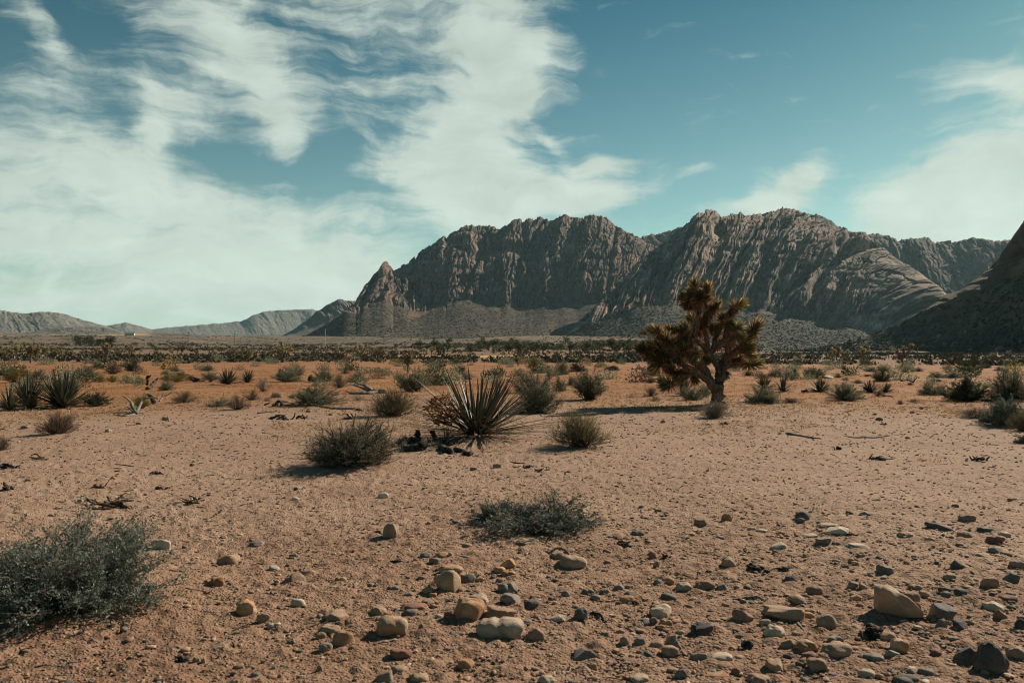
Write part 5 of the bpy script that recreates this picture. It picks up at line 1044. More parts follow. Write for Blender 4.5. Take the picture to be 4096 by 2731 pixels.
def add_shrub(p, w, h, kind, data, label, group, rz=0.0, parts=True):
    st, fo, h0 = data
    r = obj(KIND[kind][3], None, loc=p, label=label, category='shrub', group=group)
    r.rotation_euler = (0, 0, rz); r.scale = (w, w, h / h0)
    obj('stems', st, r); obj('foliage', fo, r)
    return r
def place_shrubs():
    rng = np.random.default_rng(8)
    proto = {k: [shrub_data(k, 40 + i * 3 + j) for j in range(4)] for i, k in enumerate(KIND)}
    for i, (cr, cx, cy, w, h, kind, label, own) in enumerate(SHRUBS):
        X, Y = photo(cr, cx, cy); s = CROPS[cr][2]
        p = at(X, Y - .08 * h * s); wm, hm = px_size(p, w * s), px_size(p, h * s)
        data = shrub_data(kind, 200 + i, **own) if label and own else proto[kind][int(rng.integers(0, 4))]
        if label: USED.add(label)
        else: label = place_label(('small ' if w * s < 30 else '') + KIND[kind][4], X, Y, SHRUB_MARKS)
        p[2] -= .02
        add_shrub(p, wm * (1.0 if own else 1.12), hm * (.97 if own else 1.1), kind, data, label, 'desert shrubs on the flat', rng.uniform(0, 6.28) if not own.get('lean') else 0)
    # scattered shrubs of the middle distance, too small to tell parts
    far = {}
    for kind, nk in (('grey', 4), ('dark', 3), ('brown', 2), ('yellow', 2)):
        far[kind] = []
        for j in range(nk):
            (v, f), va = far_bush(900 + 7 * j + len(kind), KIND[kind][2], 420, .085 if kind != 'dark' else .1)
            far[kind].append(np_mesh(KIND[kind][3], v, f, False, M[KIND[kind][0]], {'v': va}))
    n = 0; words_ = {'grey': 'small grey shrub dotting the far flat, one of many', 'dark': 'small dark green shrub dotting the far flat, one of many', 'brown': 'small brown shrub dotting the far flat, one of many', 'yellow': 'small yellowish shrub dotting the far flat, one of many'}
    while n < 195:
        r = math.exp(rng.uniform(math.log(36), math.log(150))); a = rng.uniform(-R(33.5), R(33.5))
        kind = ['grey', 'dark', 'brown', 'yellow'][int(rng.choice(4, p=[.5, .27, .16, .07]))]
        p = np.array([r * sin(a), r * cos(a), 0]); p[2] = float(gh(p[0], p[1])) - .04
        w = rng.uniform(.7, 1.7) * (1 + .25 * (r > 90)); o = obj(KIND[kind][3], far[kind][int(rng.integers(0, len(far[kind])))], loc=p, label=words_[kind], category='shrub', group=f'small {kind} shrubs dotting the far flat')
        o.scale = (w, w, w * rng.uniform(.65, 1.05)); o.rotation_euler = (0, 0, rng.uniform(0, 6.28)); n += 1

def scrub():
    """brush of the far plain and the lower slopes: reads as one mass"""
    rng = np.random.default_rng(15)
    N = 24000
    r = np.exp(rng.uniform(np.log(110), np.log(1900), N)); a = rng.uniform(-R(38), R(38), N)
    x, y = r * np.sin(a), r * np.cos(a)
    keep = (fbm(x / 40, y / 40, 3, 4) + .35 * rng.random(N) > .14) & (rng.random(N) < np.clip(r / 300, .55, 1)) & (field_mask(x, y) < .3)
    x, y, r = x[keep], y[keep], r[keep]; n = len(x)
    P0 = np.stack([x, y, gh(x, y)], 1); s = rng.uniform(.4, 1.25, n) * np.where(r > 500, 1.6, 1.0)
    q = 16
    d = rnd_dir(rng, n * q); d[:, 2] = np.abs(d[:, 2]) * .8
    C = np.repeat(P0, q, 0) + d * np.repeat(s, q)[:, None] * rng.random((n * q, 1)) ** .5
    L = np.repeat(s, q) * .55
    v, f = leaf_batch(C, unit(d + .7 * rnd_dir(rng, n * q)), L, L * .7, rng)
    tab = np.array([(0.105, 0.095, 0.066), (0.070, 0.068, 0.044), (0.135, 0.105, 0.070), (0.12, 0.10, 0.045)])
    cc = np.repeat(tab[rng.choice(4, n, p=[.42, .33, .19, .06])] * rng.uniform(.75, 1.25, (n, 1)), q * 4, 0)
    m, Nn, b = mat('far_brush_leaf', .95, .1); Nn.put(b.inputs['Base Color'], Nn.attr('tone', 'Color'))
    obj('scrub', np_mesh('scrub', v, f, False, m, {'tone': cc}), kind='stuff', label='brush covering the far plain as one dull mass')
    # boulders and bushes on the scree slopes
    V0, F0 = rock_arrays(1, 1, 1, 1, .15, 3, 1); bv, bf, bc, o = [], [], [], 0; lv, lf, lc, lo = [], [], [], 0
    for g, k in SCREE:
        t = g['tal']; w = np.clip(t, 0, 1); rows = np.arange(t.shape[0])[:, None] * np.ones_like(t)
        ok = np.argwhere((w > .7) & (rows > 6)); m_ = min(len(ok), 800)
        sel = ok[rng.integers(0, len(ok), m_)]
        C = np.stack([g[q_][sel[:, 0], sel[:, 1]] for q_ in 'xyz'], 1)
        sz = (.8 + 4.0 * rng.random(m_) ** 6) * k
        P = V0[None] * sz[:, None, None] * np.stack([rng.uniform(.8, 1.4, m_), rng.uniform(.8, 1.3, m_), rng.uniform(.6, 1.1, m_)], 1)[:, None] + C[:, None]
        bv.append(P.reshape(-1, 3)); bf.append((F0[None] + (np.arange(m_) * len(V0))[:, None, None]).reshape(-1, 3) + o); o += m_ * len(V0)
        bc.append(np.repeat(np.array([(0.31, 0.235, 0.175)]) * rng.uniform(.3, .8, (m_, 1)), len(V0), 0))
        m2 = 7500 if k != 1.01 else 16000; sel = ok[rng.integers(0, len(ok), m2)]
        C = np.stack([g[q_][sel[:, 0], sel[:, 1]] for q_ in 'xyz'], 1); s2 = (.8 + 2.2 * rng.random(m2) ** 2) * k
        q = 9; d = rnd_dir(rng, m2 * q); d[:, 2] = np.abs(d[:, 2]); L = np.repeat(s2, q) * .9
        vv, ff = leaf_batch(np.repeat(C, q, 0) + d * np.repeat(s2, q)[:, None] * .7, unit(d + rnd_dir(rng, m2 * q)), L, L * .8, rng)
        lv.append(vv); lf.append(ff + lo); lo += len(vv); lc.append(np.repeat(np.array([(0.040, 0.046, 0.030)]) * rng.uniform(.6, 1.4, (m2, 1)), q * 4, 0))
    obj('rubble', np_mesh('rubble', np.concatenate(bv), np.concatenate(bf), False, m, {'tone': np.concatenate(bc)}), kind='stuff', label='fallen boulders strewn over the scree slopes')
    obj('undergrowth', np_mesh('undergrowth', np.concatenate(lv), np.concatenate(lf), False, m, {'tone': np.concatenate(lc)}), kind='stuff', label='dark bushes dotting the scree slopes')

def dry_grass():
    rng = np.random.default_rng(19)
    N = 9000; r = np.exp(rng.uniform(np.log(13), np.log(75), N)); a = rng.uniform(-R(36), R(36), N); x, y = r * np.sin(a), r * np.cos(a)
    keep = (fbm(x / 5, y / 5, 3, 44) + .5 * sstep(18, 30, r) + .2 * rng.random(N) > .26); x, y, r = x[keep], y[keep], r[keep]
    spots = [(at(*photo(5, 600, 1290)), 1.5, 60), (at(*photo(5, 860, 1280)), 1.3, 60), (at(*photo(5, 1500, 1260)), 1.6, 60), (at(*photo(6, 1900, 640)), .9, 60), (at(*photo(4, 1470, 720)), .5, 40), (at(*photo(4, 1030, 545)), .5, 26), (at(*photo('L', 1000, 1010)), .32, 40), (at(*photo('L', 1150, 1110)), .3, 30), (at(*photo('L', 700, 1290)), .4, 30), (at(*photo(3, 560, 850)), .7, 30)]
    for p, rad, k in spots:
        x = np.append(x, p[0] + rng.normal(size=k) * rad); y = np.append(y, p[1] + rng.normal(size=k) * rad * .8)
    n = len(x); q = 9; C = np.repeat(np.stack([x, y, gh(x, y) - .005], 1), q, 0) + rng.normal(size=(n * q, 3)) * np.array([.06, .06, 0])
    D = unit(rnd_dir(rng, n * q) * .8 + np.array([0, 0, .75])); D[:, 2] = np.abs(D[:, 2]); L = .12 * (.4 + rng.random(n * q)); t = np.linspace(0, 1, 3)[None, :, None]
    near = np.repeat(np.hypot(x, y) < 8, q); L[near] *= .8; D[near, 2] *= .25
    P = C[:, None] + D[:, None] * L[:, None, None] * t; P[..., 2] -= .25 * L[:, None] * t[..., 0] ** 2
    W_ = np.array([1, .8, .1])[None] * .0035 * np.clip(np.hypot(C[:, 0], C[:, 1]) / 14, .5, 2.4)[:, None]
    v, f = blade_batch(P, W_, rnd_dir(rng, n * q))
    obj('grass', np_mesh('grass', v, f, False, M['straw'], {'v': vattr(n * q, 9, rng)}), kind='stuff', label='dry straw coloured grass in thin patches')

# ------------------------------------------------------------------ yuccas
# crop, x, foot y, width, height, leaves, flower stalks (x shift, height) , label
YUCCAS = [
 (4, 1360, 690, 700, 445, 175, [], 'spiky yucca in the middle with a withered brown flower head and dead leaves'),
 (4, 1150, 715, 120, 145, 26, [], 'little yucca pup leaning beside the spiky yucca'),
 (3, 425, 815, 330, 235, 120, [(-.14, 1.12)], 'tall yucca with a dry flower stalk behind the brown twig bush'),
 (3, 185, 800, 240, 195, 80, [(-.25, 1.15)], 'middle yucca of the left group with a dry flower stalk'),
 (3, 65, 832, 175, 180, 60, [], 'yucca without flowers partly cut off by the edge of view'),
 (3, 1530, 655, 155, 110, 80, [], 'larger of the twin yuccas on the red flat'), (3, 1665, 640, 118, 88, 60, [], 'smaller of the twin yuccas on the red flat'),
 (4, 40, 272, 95, 70, 45, [], 'small yucca half hidden by grey shrubs beyond the twin yuccas'), (4, 1250, 240, 122, 62, 55, [], 'low dark yucca far behind the spiky yucca'), (4, 472, 243, 66, 50, 34, [], 'tiny yucca alone on the far red flat'), (4, 1985, 322, 86, 80, 40, [], 'yucca between two grey shrubs behind the round topped one'), (4, 1842, 285, 66, 66, 30, [], 'thin leaved small yucca behind the tall grey green shrub'), (3, 2320, 580, 70, 50, 30, [], 'small yucca tuft on the red flat behind the fallen log'), (3, 1880, 615, 90, 70, 34, [], 'dark yucca at the side of the paired grey shrubs'),
 (5, 1590, 1110, 210, 145, 70, [(-.2, 1.05), (.05, 1.08), (.2, 1.0)], 'yucca with dry orange flowers beside the big joshua tree'), (5, 1765, 1130, 175, 148, 62, [], 'yucca fan behind the low silvery shrub'), (5, 805, 1168, 190, 170, 70, [], 'yucca seen through the limbs of the big joshua tree'),
 (6, 600, 466, 212, 118, 80, [(-.1, 1.05)], 'lone fan yucca with one dark flower stub on the flat'), (6, 1030, 472, 185, 105, 80, [(-.05, 1.05), (.3, 1.08)], 'wide yucca clump with two reddish flower stubs'), (6, 1165, 472, 140, 92, 55, [], 'yucca tucked against the wide yucca clump'),
 (6, 320, 318, 70, 48, 34, [], 'small yucca, inner of a pair on the far flat'), (6, 385, 325, 92, 64, 40, [], 'small yucca, outer of a pair on the far flat'), (6, 250, 315, 82, 44, 30, [], 'flat little yucca on the far flat beyond the flowering yucca'), (6, 1150, 505, 60, 34, 16, [], 'tiny yucca shoot in front of the wide yucca clump'),
]
def place_yuccas():
    rng = np.random.default_rng(21)
    for i, (cr, cx, cy, w, h, n, stalks, label) in enumerate(YUCCAS):
        X, Y = photo(cr, cx, cy); s = CROPS[cr][2]
        p = at(X, Y - .05 * h * s); wm, hm = px_size(p, w * s), px_size(p, h * s)
        hero = i == 0
        n = n if hero else int(n * 1.5)
        (live, va), (dead, vd) = yucca_meshes(60 + i, n, 1.0, (.0145 if hero else .033) * (1 if n > 50 else 1.3), (2, 84 if not hero else 88), .8, 46 if hero else max(10, n // 4), 6)
        r = obj('yucca', None, loc=p - np.array([0, 0, .03]), label=label, category='yucca', group='yuccas on the desert flat')
        L = max(hm / 1.0, .1); r.scale = (max(wm / (1.2 if hero else 1.42), .05),) * 2 + (L,)
        obj('leaves', np_mesh('leaves', *live, False, M['yucca'], {'v': va}), r); obj('dead_leaves', np_mesh('dead_leaves', *dead, False, M['yucca_dead'], {'v': vd}), r)
        for k, (dx, hh) in enumerate(stalks):
            (fv, ff), fa = flower_mesh(500 + i * 3 + k, hh, .10, 220, .012)
            o = obj('flower_stalk', np_mesh('flower_stalk', fv, ff, False, M['dry_flower'], {'v': fa}), r); o.location = (dx, rng.uniform(-.1, .1), 0); o.rotation_euler = (rng.normal() * .06, rng.normal() * .06, 0)
        if hero:
            (fv, ff), fa = flower_mesh(77, .62, .26, 620, .014)
            o = obj('withered_flower', np_mesh('withered_flower', fv, ff, False, M['dry_flower'], {'v': fa}), r)
            o.location = (-.14, -.12, .12); o.rotation_euler = (0, -.62, 0)
            g2 = np.random.default_rng(3)                      # curling dead leaf fibres in front
            k = 60; B = np.stack([g2.normal(size=k) * .10 + .16, g2.normal(size=k) * .06 - .16, g2.uniform(.02, .34, k)], 1); D = unit(rnd_dir(g2, k) + np.array([0, -.4, .1])); t = np.linspace(0, 1, 6)[None, :, None]
            P = B[:, None] + D[:, None] * .22 * t + rnd_dir(g2, k)[:, None] * .12 * t ** 2; P[..., 2] = np.maximum(P[..., 2], .01)
            obj('curled_fibres', np_mesh('curled_fibres', *tube_batch(P, np.full((k, 6), .0035), 4), True, M['yucca_dead'], {'v': np.full(k * 24, .85)}), r)

# ------------------------------------------------------------------ dead wood
def wood(name, label, crop, pts, rads, m, seed, category='branch', lift=0.0, sides=9, group='dead wood on the sand', foot=None, depth=None):
    """a branch or log through photo points; a point (x, y, h) floats h photo pixels above the ground below it"""
    rng = np.random.default_rng(seed); s = CROPS[crop][2]; P = []
    base = None
    for q in pts:
        X, Y = photo(crop, q[0], q[1]); up = (q[2] if len(q) > 2 else 0) * s
        g = at(X, Y + up); P.append(g + np.array([0, 0, px_size(g, up) + lift]))
    k = px_size(P[0], s); rr = [r_ * k for r_ in rads]
    P = np.array(P); P[:, 2] += np.interp(np.linspace(0, 1, len(P)), np.linspace(0, 1, len(rr)), rr) * .55
    return P, rr, rng
def make_wood():
    seeds = [0]
    def one(name, label, crop, limbs, m, category, group='dead wood on the sand'):
        """limbs: list of (points, radii); the first is the body, the others are its side branches"""
        seeds[0] += 1; first = None; root = None
        parts = []
        for i, (pts, rads) in enumerate(limbs):
            P, rr, rng = wood(name, label, crop, pts, rads, m, 700 + seeds[0] * 13 + i)
            parts.append((P, rr, rng))
        org = parts[0][0].mean(0); org[2] = float(gh(org[0], org[1]))
        v, f = join([stick_arrays(rng, P - org, rr, 9, .12) for P, rr, rng in parts[:1]])
        o = obj(name, np_mesh(name, v, f, True, M[m]), loc=org, label=label, category=category, group=group)
        for P, rr, rng in parts[1:]:
            obj('side_branch', np_mesh('side_branch', *stick_arrays(rng, P - org, rr, 7, .12), True, M[m]), o)
        return o
    one('fallen_log', 'weathered grey log with forked limbs lying on the red flat', 4, [([(748, 370), (700, 372), (650, 368), (600, 345, 20), (530, 318, 40)], [20, 17, 14, 10, 5]), ([(690, 372), (640, 378), (585, 380), (520, 378), (475, 360, 14)], [13, 12, 10, 8, 4]), ([(660, 360, 4), (630, 340, 30), (590, 320, 50), (550, 305, 66)], [12, 10, 8, 4])], 'grey_wood', 'log')
    one('fallen_branch', 'bleached branch with a charred end in front of the low wide shrub', 4, [([(540, 480), (480, 482), (410, 480), (340, 468), (290, 458, 4)], [11, 9, 8, 7, 5]), ([(300, 460, 2), (260, 445, 10), (215, 440, 18)], [5, 4, 2]), ([(310, 458, 3), (270, 470), (230, 478), (190, 470)], [4, 3, 3, 2])], 'grey_wood', 'branch')
    one('wood_chunk', 'charred chunk broken off the end of the bleached branch', 4, [([(545, 487), (580, 490)], [9, 8])], 'dark_wood', 'wood')
    one('dead_branch_tangle', 'tangle of dead grey branches round a yellow green tuft', 3, [([(915, 850), (895, 810, 30), (880, 770, 60), (850, 745, 90), (825, 730, 105)], [14, 12, 9, 6, 3]), ([(915, 850), (940, 800, 40), (960, 750, 80), (1000, 742, 90), (1055, 738, 95)], [12, 10, 8, 5, 3]), ([(905, 845), (860, 800, 26), (835, 805, 20)], [7, 4, 2]), ([(920, 845), (960, 835, 6), (1000, 815, 20)], [8, 5, 2]), ([(975, 745, 80), (985, 715, 110), (970, 705, 120)], [6, 4, 2]), ([(905, 850), (850, 862), (790, 860), (770, 858)], [7, 6, 5, 3])], 'grey_wood', 'branch')
    one('dead_branch', 'leaning charred dead stem behind the branch tangle', 3, [([(1035, 780), (1020, 740, 30), (1000, 725, 45), (985, 720, 50)], [14, 13, 10, 5])], 'dark_wood', 'branch')
    one('dead_branch', 'thin forked grey branch sticking up out of bare sand', 3, [([(1070, 765), (1095, 735, 26), (1130, 712, 46), (1160, 705, 52)], [5, 5, 4, 2]), ([(1095, 735, 26), (1125, 722, 36), (1160, 690, 70)], [4, 3, 1.5]), ([(1080, 750, 12), (1100, 700, 62)], [3, 1.5])], 'grey_wood', 'branch')
    one('burnt_stump', 'black burnt stump with a curled tip on the red flat', 3, [([(990, 655), (992, 625, 30), (985, 605, 50), (1000, 590, 65)], [10, 9, 8, 4]), ([(990, 610, 45), (1005, 600, 55), (1015, 585, 70)], [6, 5, 3])], 'dark_wood', 'stump')
    one('burnt_branch', 'burnt branch rising at a slant beside the burnt stump', 3, [([(990, 685), (1020, 660, 22), (1050, 625, 55), (1060, 605, 75)], [13, 12, 9, 4])], 'brown_wood', 'branch')
    one('stick', 'straight grey stick lying alone on the open flat', 6, [([(315, 824), (400, 838), (500, 856), (612, 868)], [11, 10, 9, 6])], 'grey_wood', 'stick')
    one('stick', 'long crooked branch with thin forks on the open flat', 6, [([(1210, 840), (1120, 852), (1050, 862), (980, 858), (900, 860), (800, 840)], [9, 9, 8, 7, 5, 3]), ([(1050, 862), (990, 845), (940, 845)], [4, 3, 2]), ([(930, 862), (910, 880)], [3, 2]), ([(1150, 850), (1120, 862), (1160, 860)], [4, 4, 3])], 'grey_wood', 'stick')
    one('stick', 'arched dark root bridging two tan domes', 'C', [([(1500, 612), (1545, 580, 26), (1600, 580, 32), (1640, 610, 12), (1645, 640)], [7, 9, 9, 9, 8])], 'grey_wood', 'root')
    one('root', 'curved weathered root in the shade of the low teal shrub', 'C', [([(1250, 525), (1290, 548), (1350, 555), (1410, 545), (1440, 520, 10)], [6, 10, 12, 11, 7]), ([(1300, 550), (1350, 530, 6), (1400, 520, 12)], [6, 7, 4])], 'grey_wood', 'root')
    one('root', 'forked dark root reaching out from the upright dark stone', 'C', [([(1735, 1040, 10), (1750, 1085), (1745, 1150)], [8, 8, 5]), ([(1740, 1090), (1770, 1110), (1790, 1125)], [5, 4, 2])], 'brown_wood', 'root')
    one('root', 'humped dark root arching beside the upright dark stone', 'C', [([(1770, 1015, 4), (1810, 1010, 14), (1850, 1020, 16), (1885, 1075)], [8, 10, 10, 7])], 'dark_wood', 'root')
    one('root', 'bent root behind the upright tan stone', 'C', [([(300, 500), (330, 470, 10), (365, 465, 14), (385, 490)], [9, 10, 10, 8]), ([(320, 490), (260, 468), (205, 470)], [5, 4, 2])], 'brown_wood', 'root')
    one('stick', 'twisted driftwood scrap, pale at one end, among grey stones', 'R', [([(395, 918), (450, 912), (520, 905, 8), (570, 905, 14), (615, 935)], [6, 8, 9, 10, 7])], 'grey_wood', 'stick')
    one('stick', 'curved dark bark strip near the rough black boulder', 'R', [([(150, 945), (185, 960), (215, 995)], [12, 13, 8])], 'dark_wood', 'stick')
    one('stick', 'thin grey stick propped on the biggest tan boulder', 'R', [([(1265, 920), (1320, 905, 4), (1385, 888, 14)], [4, 4, 3])], 'grey_wood', 'stick')
    one('stick', 'thin grey stick behind the long layered boulder', 'R', [([(990, 915), (1080, 905), (1180, 890)], [3, 4, 4])], 'grey_wood', 'stick')
    one('stick', 'dark straight stick in front of the biggest tan boulder', 'R', [([(1795, 1215), (1880, 1222), (1985, 1230)], [6, 7, 5])], 'dark_wood', 'stick')
    one('stick', 'slender dark stick above the biggest black boulder', 'R', [([(2060, 1245), (2150, 1252), (2240, 1256)], [4, 5, 3])], 'dark_wood', 'stick')
    one('stick', 'short pale splinter in front of the long layered boulder', 'R', [([(820, 1068), (845, 1095), (870, 1125)], [6, 8, 5])], 'grey_wood', 'stick')
    one('stick', 'dark stick poking out from the knobbly tan boulder', 'R', [([(540, 1398), (580, 1380), (620, 1362, 8)], [8, 8, 6])], 'dark_wood', 'stick')
    one('stick', 'grey green stick on the sand mound of the spreading teal shrub', 'L', [([(305, 1350), (360, 1395), (430, 1415), (505, 1425)], [8, 13, 12, 4])], 'grey_wood', 'stick')
    one('stick', 'dark thin stick crossing bare sand near the spreading teal shrub', 'L', [([(1220, 920), (1290, 940), (1350, 942), (1415, 965)], [4, 6, 6, 4])], 'dark_wood', 'stick')
    one('stick', 'little dark stick in front of the crossing thin one', 'L', [([(1240, 980), (1300, 984), (1360, 978)], [4, 5, 3])], 'dark_wood', 'stick')
    one('stick', 'straight dark stick on the far open sand behind the teal shrub', 'L', [([(780, 100), (840, 103), (900, 110)], [6, 6, 4])], 'dark_wood', 'stick')
    one('stick', 'pale slanted stick beside the half buried tan slabs', 'L', [([(1925, 1328), (1985, 1305), (2050, 1282)], [4, 5, 3])], 'grey_wood', 'stick')
    one('stick', 'pale curved twig behind the spreading teal shrub', 'L', [([(440, 402), (490, 388), (530, 368)], [4, 5, 3])], 'grey_wood', 'stick')
    one('stick', 'small forked stick on the sand near the red pebble', 'C', [([(1970, 650), (2020, 642), (2070, 632)], [6, 7, 4])], 'dark_wood', 'stick')
    one('stick', 'dark stick on the sand behind the flat grey dome', 'C', [([(1890, 502), (1960, 508), (2035, 508)], [4, 6, 4])], 'dark_wood', 'stick')
    one('stick', 'short dark stick behind the long orange stone', 'C', [([(275, 640), (340, 632), (410, 618)], [4, 5, 3])], 'dark_wood', 'stick')
    one('stick', 'stubby dark stick near the short dark one', 'C', [([(440, 660), (485, 662), (530, 664)], [5, 7, 5])], 'dark_wood', 'stick')
    one('stick', 'curly dark twig at the side of the flat grey stone', 'C', [([(1955, 1315), (2010, 1330), (2050, 1390)], [4, 5, 3])], 'dark_wood', 'stick')
    one('stick', 'dark wavy stick in the middle of the open sand', 4, [([(1590, 835), (1630, 845), (1680, 842)], [4, 6, 3])], 'dark_wood', 'stick')
    one('stick', 'dark stick lying in front of the twin yuccas far flat', 3, [([(1730, 845), (1790, 838), (1860, 832)], [5, 6, 4])], 'dark_wood', 'stick')
    # white limb heap far off by the tree and other bones of wood
    one('fallen_branch', 'silvery dead limbs with a dark root end beyond the big joshua tree', 5, [([(310, 910), (340, 895, 8), (380, 890, 12), (440, 905)], [12, 9, 6, 3]), ([(340, 895, 8), (360, 875, 26), (385, 885, 20)], [5, 4, 2]), ([(350, 900), (390, 908), (415, 912)], [5, 4, 2])], 'grey_wood', 'branch')
    one('fallen_branch', 'grey forked dead branch far out beyond the lone shrub', 6, [([(1300, 372), (1350, 358, 8), (1400, 380)], [8, 8, 5]), ([(1400, 385), (1415, 360, 26), (1440, 335, 50)], [6, 5, 2])], 'dark_wood', 'branch')
    one('stick', 'bent dark twig arch in front of the yucca clump', 6, [([(1100, 508), (1160, 496, 6), (1215, 500, 4), (1230, 514)], [3, 4, 4, 3])], 'dark_wood', 'stick')
    # clumps of bark and charred roots
    rng = np.random.default_rng(31)
    def clump(label, crop, cx, cy, w, h, m, n=9, name='debris_clump', category='debris'):
        X, Y = photo(crop, cx, cy); s = CROPS[crop][2]; p = at(X, Y); wm, hm = px_size(p, w * s), px_size(p, h * s); parts = []
        for _ in range(n):
            c = np.array([rng.normal() * wm * .22, rng.normal() * wm * .13, hm * rng.uniform(.0, .5)]); d = unit(rng.normal(size=3) * np.array([1, 1, .45])); L = wm * rng.uniform(.14, .34)
            b = rng.normal(size=3) * L * .3
            pts = [c - d * L, c - d * L * .3 + b * .6, c + d * L * .4 + b * .5, c + d * L]; pts = np.array(pts); pts[:, 2] = np.maximum(pts[:, 2], .005)
            parts.append(stick_arrays(rng, pts, np.array([.5, 1, .9, .3]) * hm * rng.uniform(.10, .22), 7, .16))
        v, f = join(parts)
        obj(name, np_mesh(name, v, f, True, M[m]), loc=p, label=label, category=category, group='clumps of bark and charred root on the sand')
    for i, (lab, cr, cx, cy, w, h, m) in enumerate([
        ('ragged bark heap on the sand behind the spreading teal shrub', 'L', 740, 375, 300, 70, 'brown_wood'), ('dark wood clump at the view edge, farther one', 'L', 65, 120, 140, 60, 'dark_wood'), ('dark wood clump at the view edge, nearer one', 'L', 45, 268, 110, 55, 'dark_wood'), ('bark scrap with a curved piece on top', 'L', 660, 250, 120, 40, 'brown_wood'), ('rusty bark knot beside a curved bark scrap', 'L', 1090, 265, 90, 42, 'brown_wood'), ('thin bark litter pile of two parts', 'L', 1300, 350, 190, 40, 'brown_wood'), ('red brown bark shreds behind the thin litter pile', 'L', 270, 60, 140, 34, 'brown_wood'), ('small bark shreds on the way to the thick grey shrub', 'L', 1055, 160, 90, 34, 'brown_wood'),
        ('charred cone cluster alone on the near sand', 'L', 1205, 1425, 120, 85, 'dark_wood'), ('black charred scraps beside the egg shaped stone', 'R', 545, 725, 90, 70, 'dark_wood'), ('charred bark strip behind the layered boulders', 'R', 735, 722, 150, 40, 'dark_wood'), ('dark root tangle in front of the biggest tan boulder', 'R', 1320, 1165, 190, 90, 'dark_wood'), ('withered weed clump with dark stalks near the pebbles', 'R', 480, 1245, 80, 90, 'dark_wood'), ('rusty dry tuft beside the pale pointed slab', 'R', 1190, 490, 90, 36, 'brown_wood'), ('rusty bark curl near the small red stone', 'C', 1990, 560, 110, 50, 'brown_wood'), ('dark curl of bark by the red stone', 'C', 2310, 640, 90, 35, 'dark_wood'),
        ('red brown bark shreds in front of the spiky yucca', 4, 1800, 895, 110, 40, 'brown_wood'), ('bark shreds lying left on open sand near a grey stone', 4, 1690, 875, 90, 30, 'brown_wood'), ('charred wood heap in front of the low wide grey shrub', 4, 60, 550, 150, 48, 'dark_wood'), ('burnt bark lump at the end of the wood heap', 4, 185, 545, 70, 40, 'dark_wood'), ('bark strip at the foot of the rounded olive shrub', 4, 505, 545, 110, 30, 'dark_wood'), ('dark bark heap on the sand by the small bare shrubs', 3, 1870, 795, 150, 34, 'dark_wood'), ('dead root heap beside the yellow tufts', 3, 1340, 632, 130, 44, 'dark_wood'), ('charred limb heap near the paired grey shrubs', 4, 235, 292, 70, 60, 'brown_wood'), ('dark root clump on the far flat by the dark shrub', 6, 1000, 330, 90, 26, 'dark_wood'), ('dark bark heap in the lane before the joshua tree', 5, 1200, 1440, 90, 40, 'dark_wood'), ('bark strip in the lane before the joshua tree', 5, 1050, 1442, 90, 22, 'brown_wood'), ('dead root clump at the yucca fan', 6, 480, 470, 70, 42, 'dark_wood'), ('rusty bark bow on the open flat', 6, 1475, 610, 80, 28, 'brown_wood'), ('small rusty bark clod on the open flat', 6, 1070, 662, 50, 24, 'brown_wood'), ('dark bark clods on the open flat behind the crooked branch', 6, 1140, 745, 70, 24, 'dark_wood'), ('charred lump on the bare pale flat', 6, 755, 960, 56, 44, 'dark_wood'), ('bark heap at the lower border of the bare flat', 6, 1100, 1045, 190, 40, 'dark_wood'), ('dark bark chips in front of the grey thicket', 6, 1950, 1050, 170, 40, 'dark_wood')]):
        clump(lab, cr, cx, cy, w, h, m, 14 if w > 150 else 8)
    # curled charred yucca trunks at the foot of the spiky yucca
    for lab, pts, rads in [('thick charred trunk curled like a horn beside the spiky yucca', [(860, 745), (900, 765), (960, 760), (1000, 720, 30), (985, 690, 55)], [22, 34, 38, 34, 18]), ('charred trunk stub standing on end', [(955, 690), (960, 660, 30), (962, 630, 60)], [24, 22, 15]), ('grey banded stub bent over at the tip', [(1075, 690), (1070, 650, 40), (1052, 630, 62), (1045, 645, 46)], [16, 18, 15, 7]),
        ('flat charred slab of trunk behind the horn shaped one', [(790, 740), (850, 700, 12), (930, 690, 16), (1000, 700, 6)], [14, 22, 24, 14]), ('round charred root knob in front of the little yucca pup', [(1110, 745), (1140, 770), (1175, 780), (1185, 765, 10)], [20, 28, 28, 12]), ('charred root lump in front of the spiky yucca', [(1210, 750), (1240, 770), (1270, 765)], [14, 22, 14]), ('small charred root lump in the middle of the yucca foot', [(1265, 785), (1300, 795), (1330, 780)], [14, 22, 12]), ('dark trunk lying under the spiky yucca leaves', [(1150, 725), (1210, 710), (1280, 700)], [22, 28, 20])]:
        one('charred_trunk', lab, 4, [(pts, [r * .9 for r in rads])], 'dark_wood', 'stump', 'charred trunks round the spiky yucca')

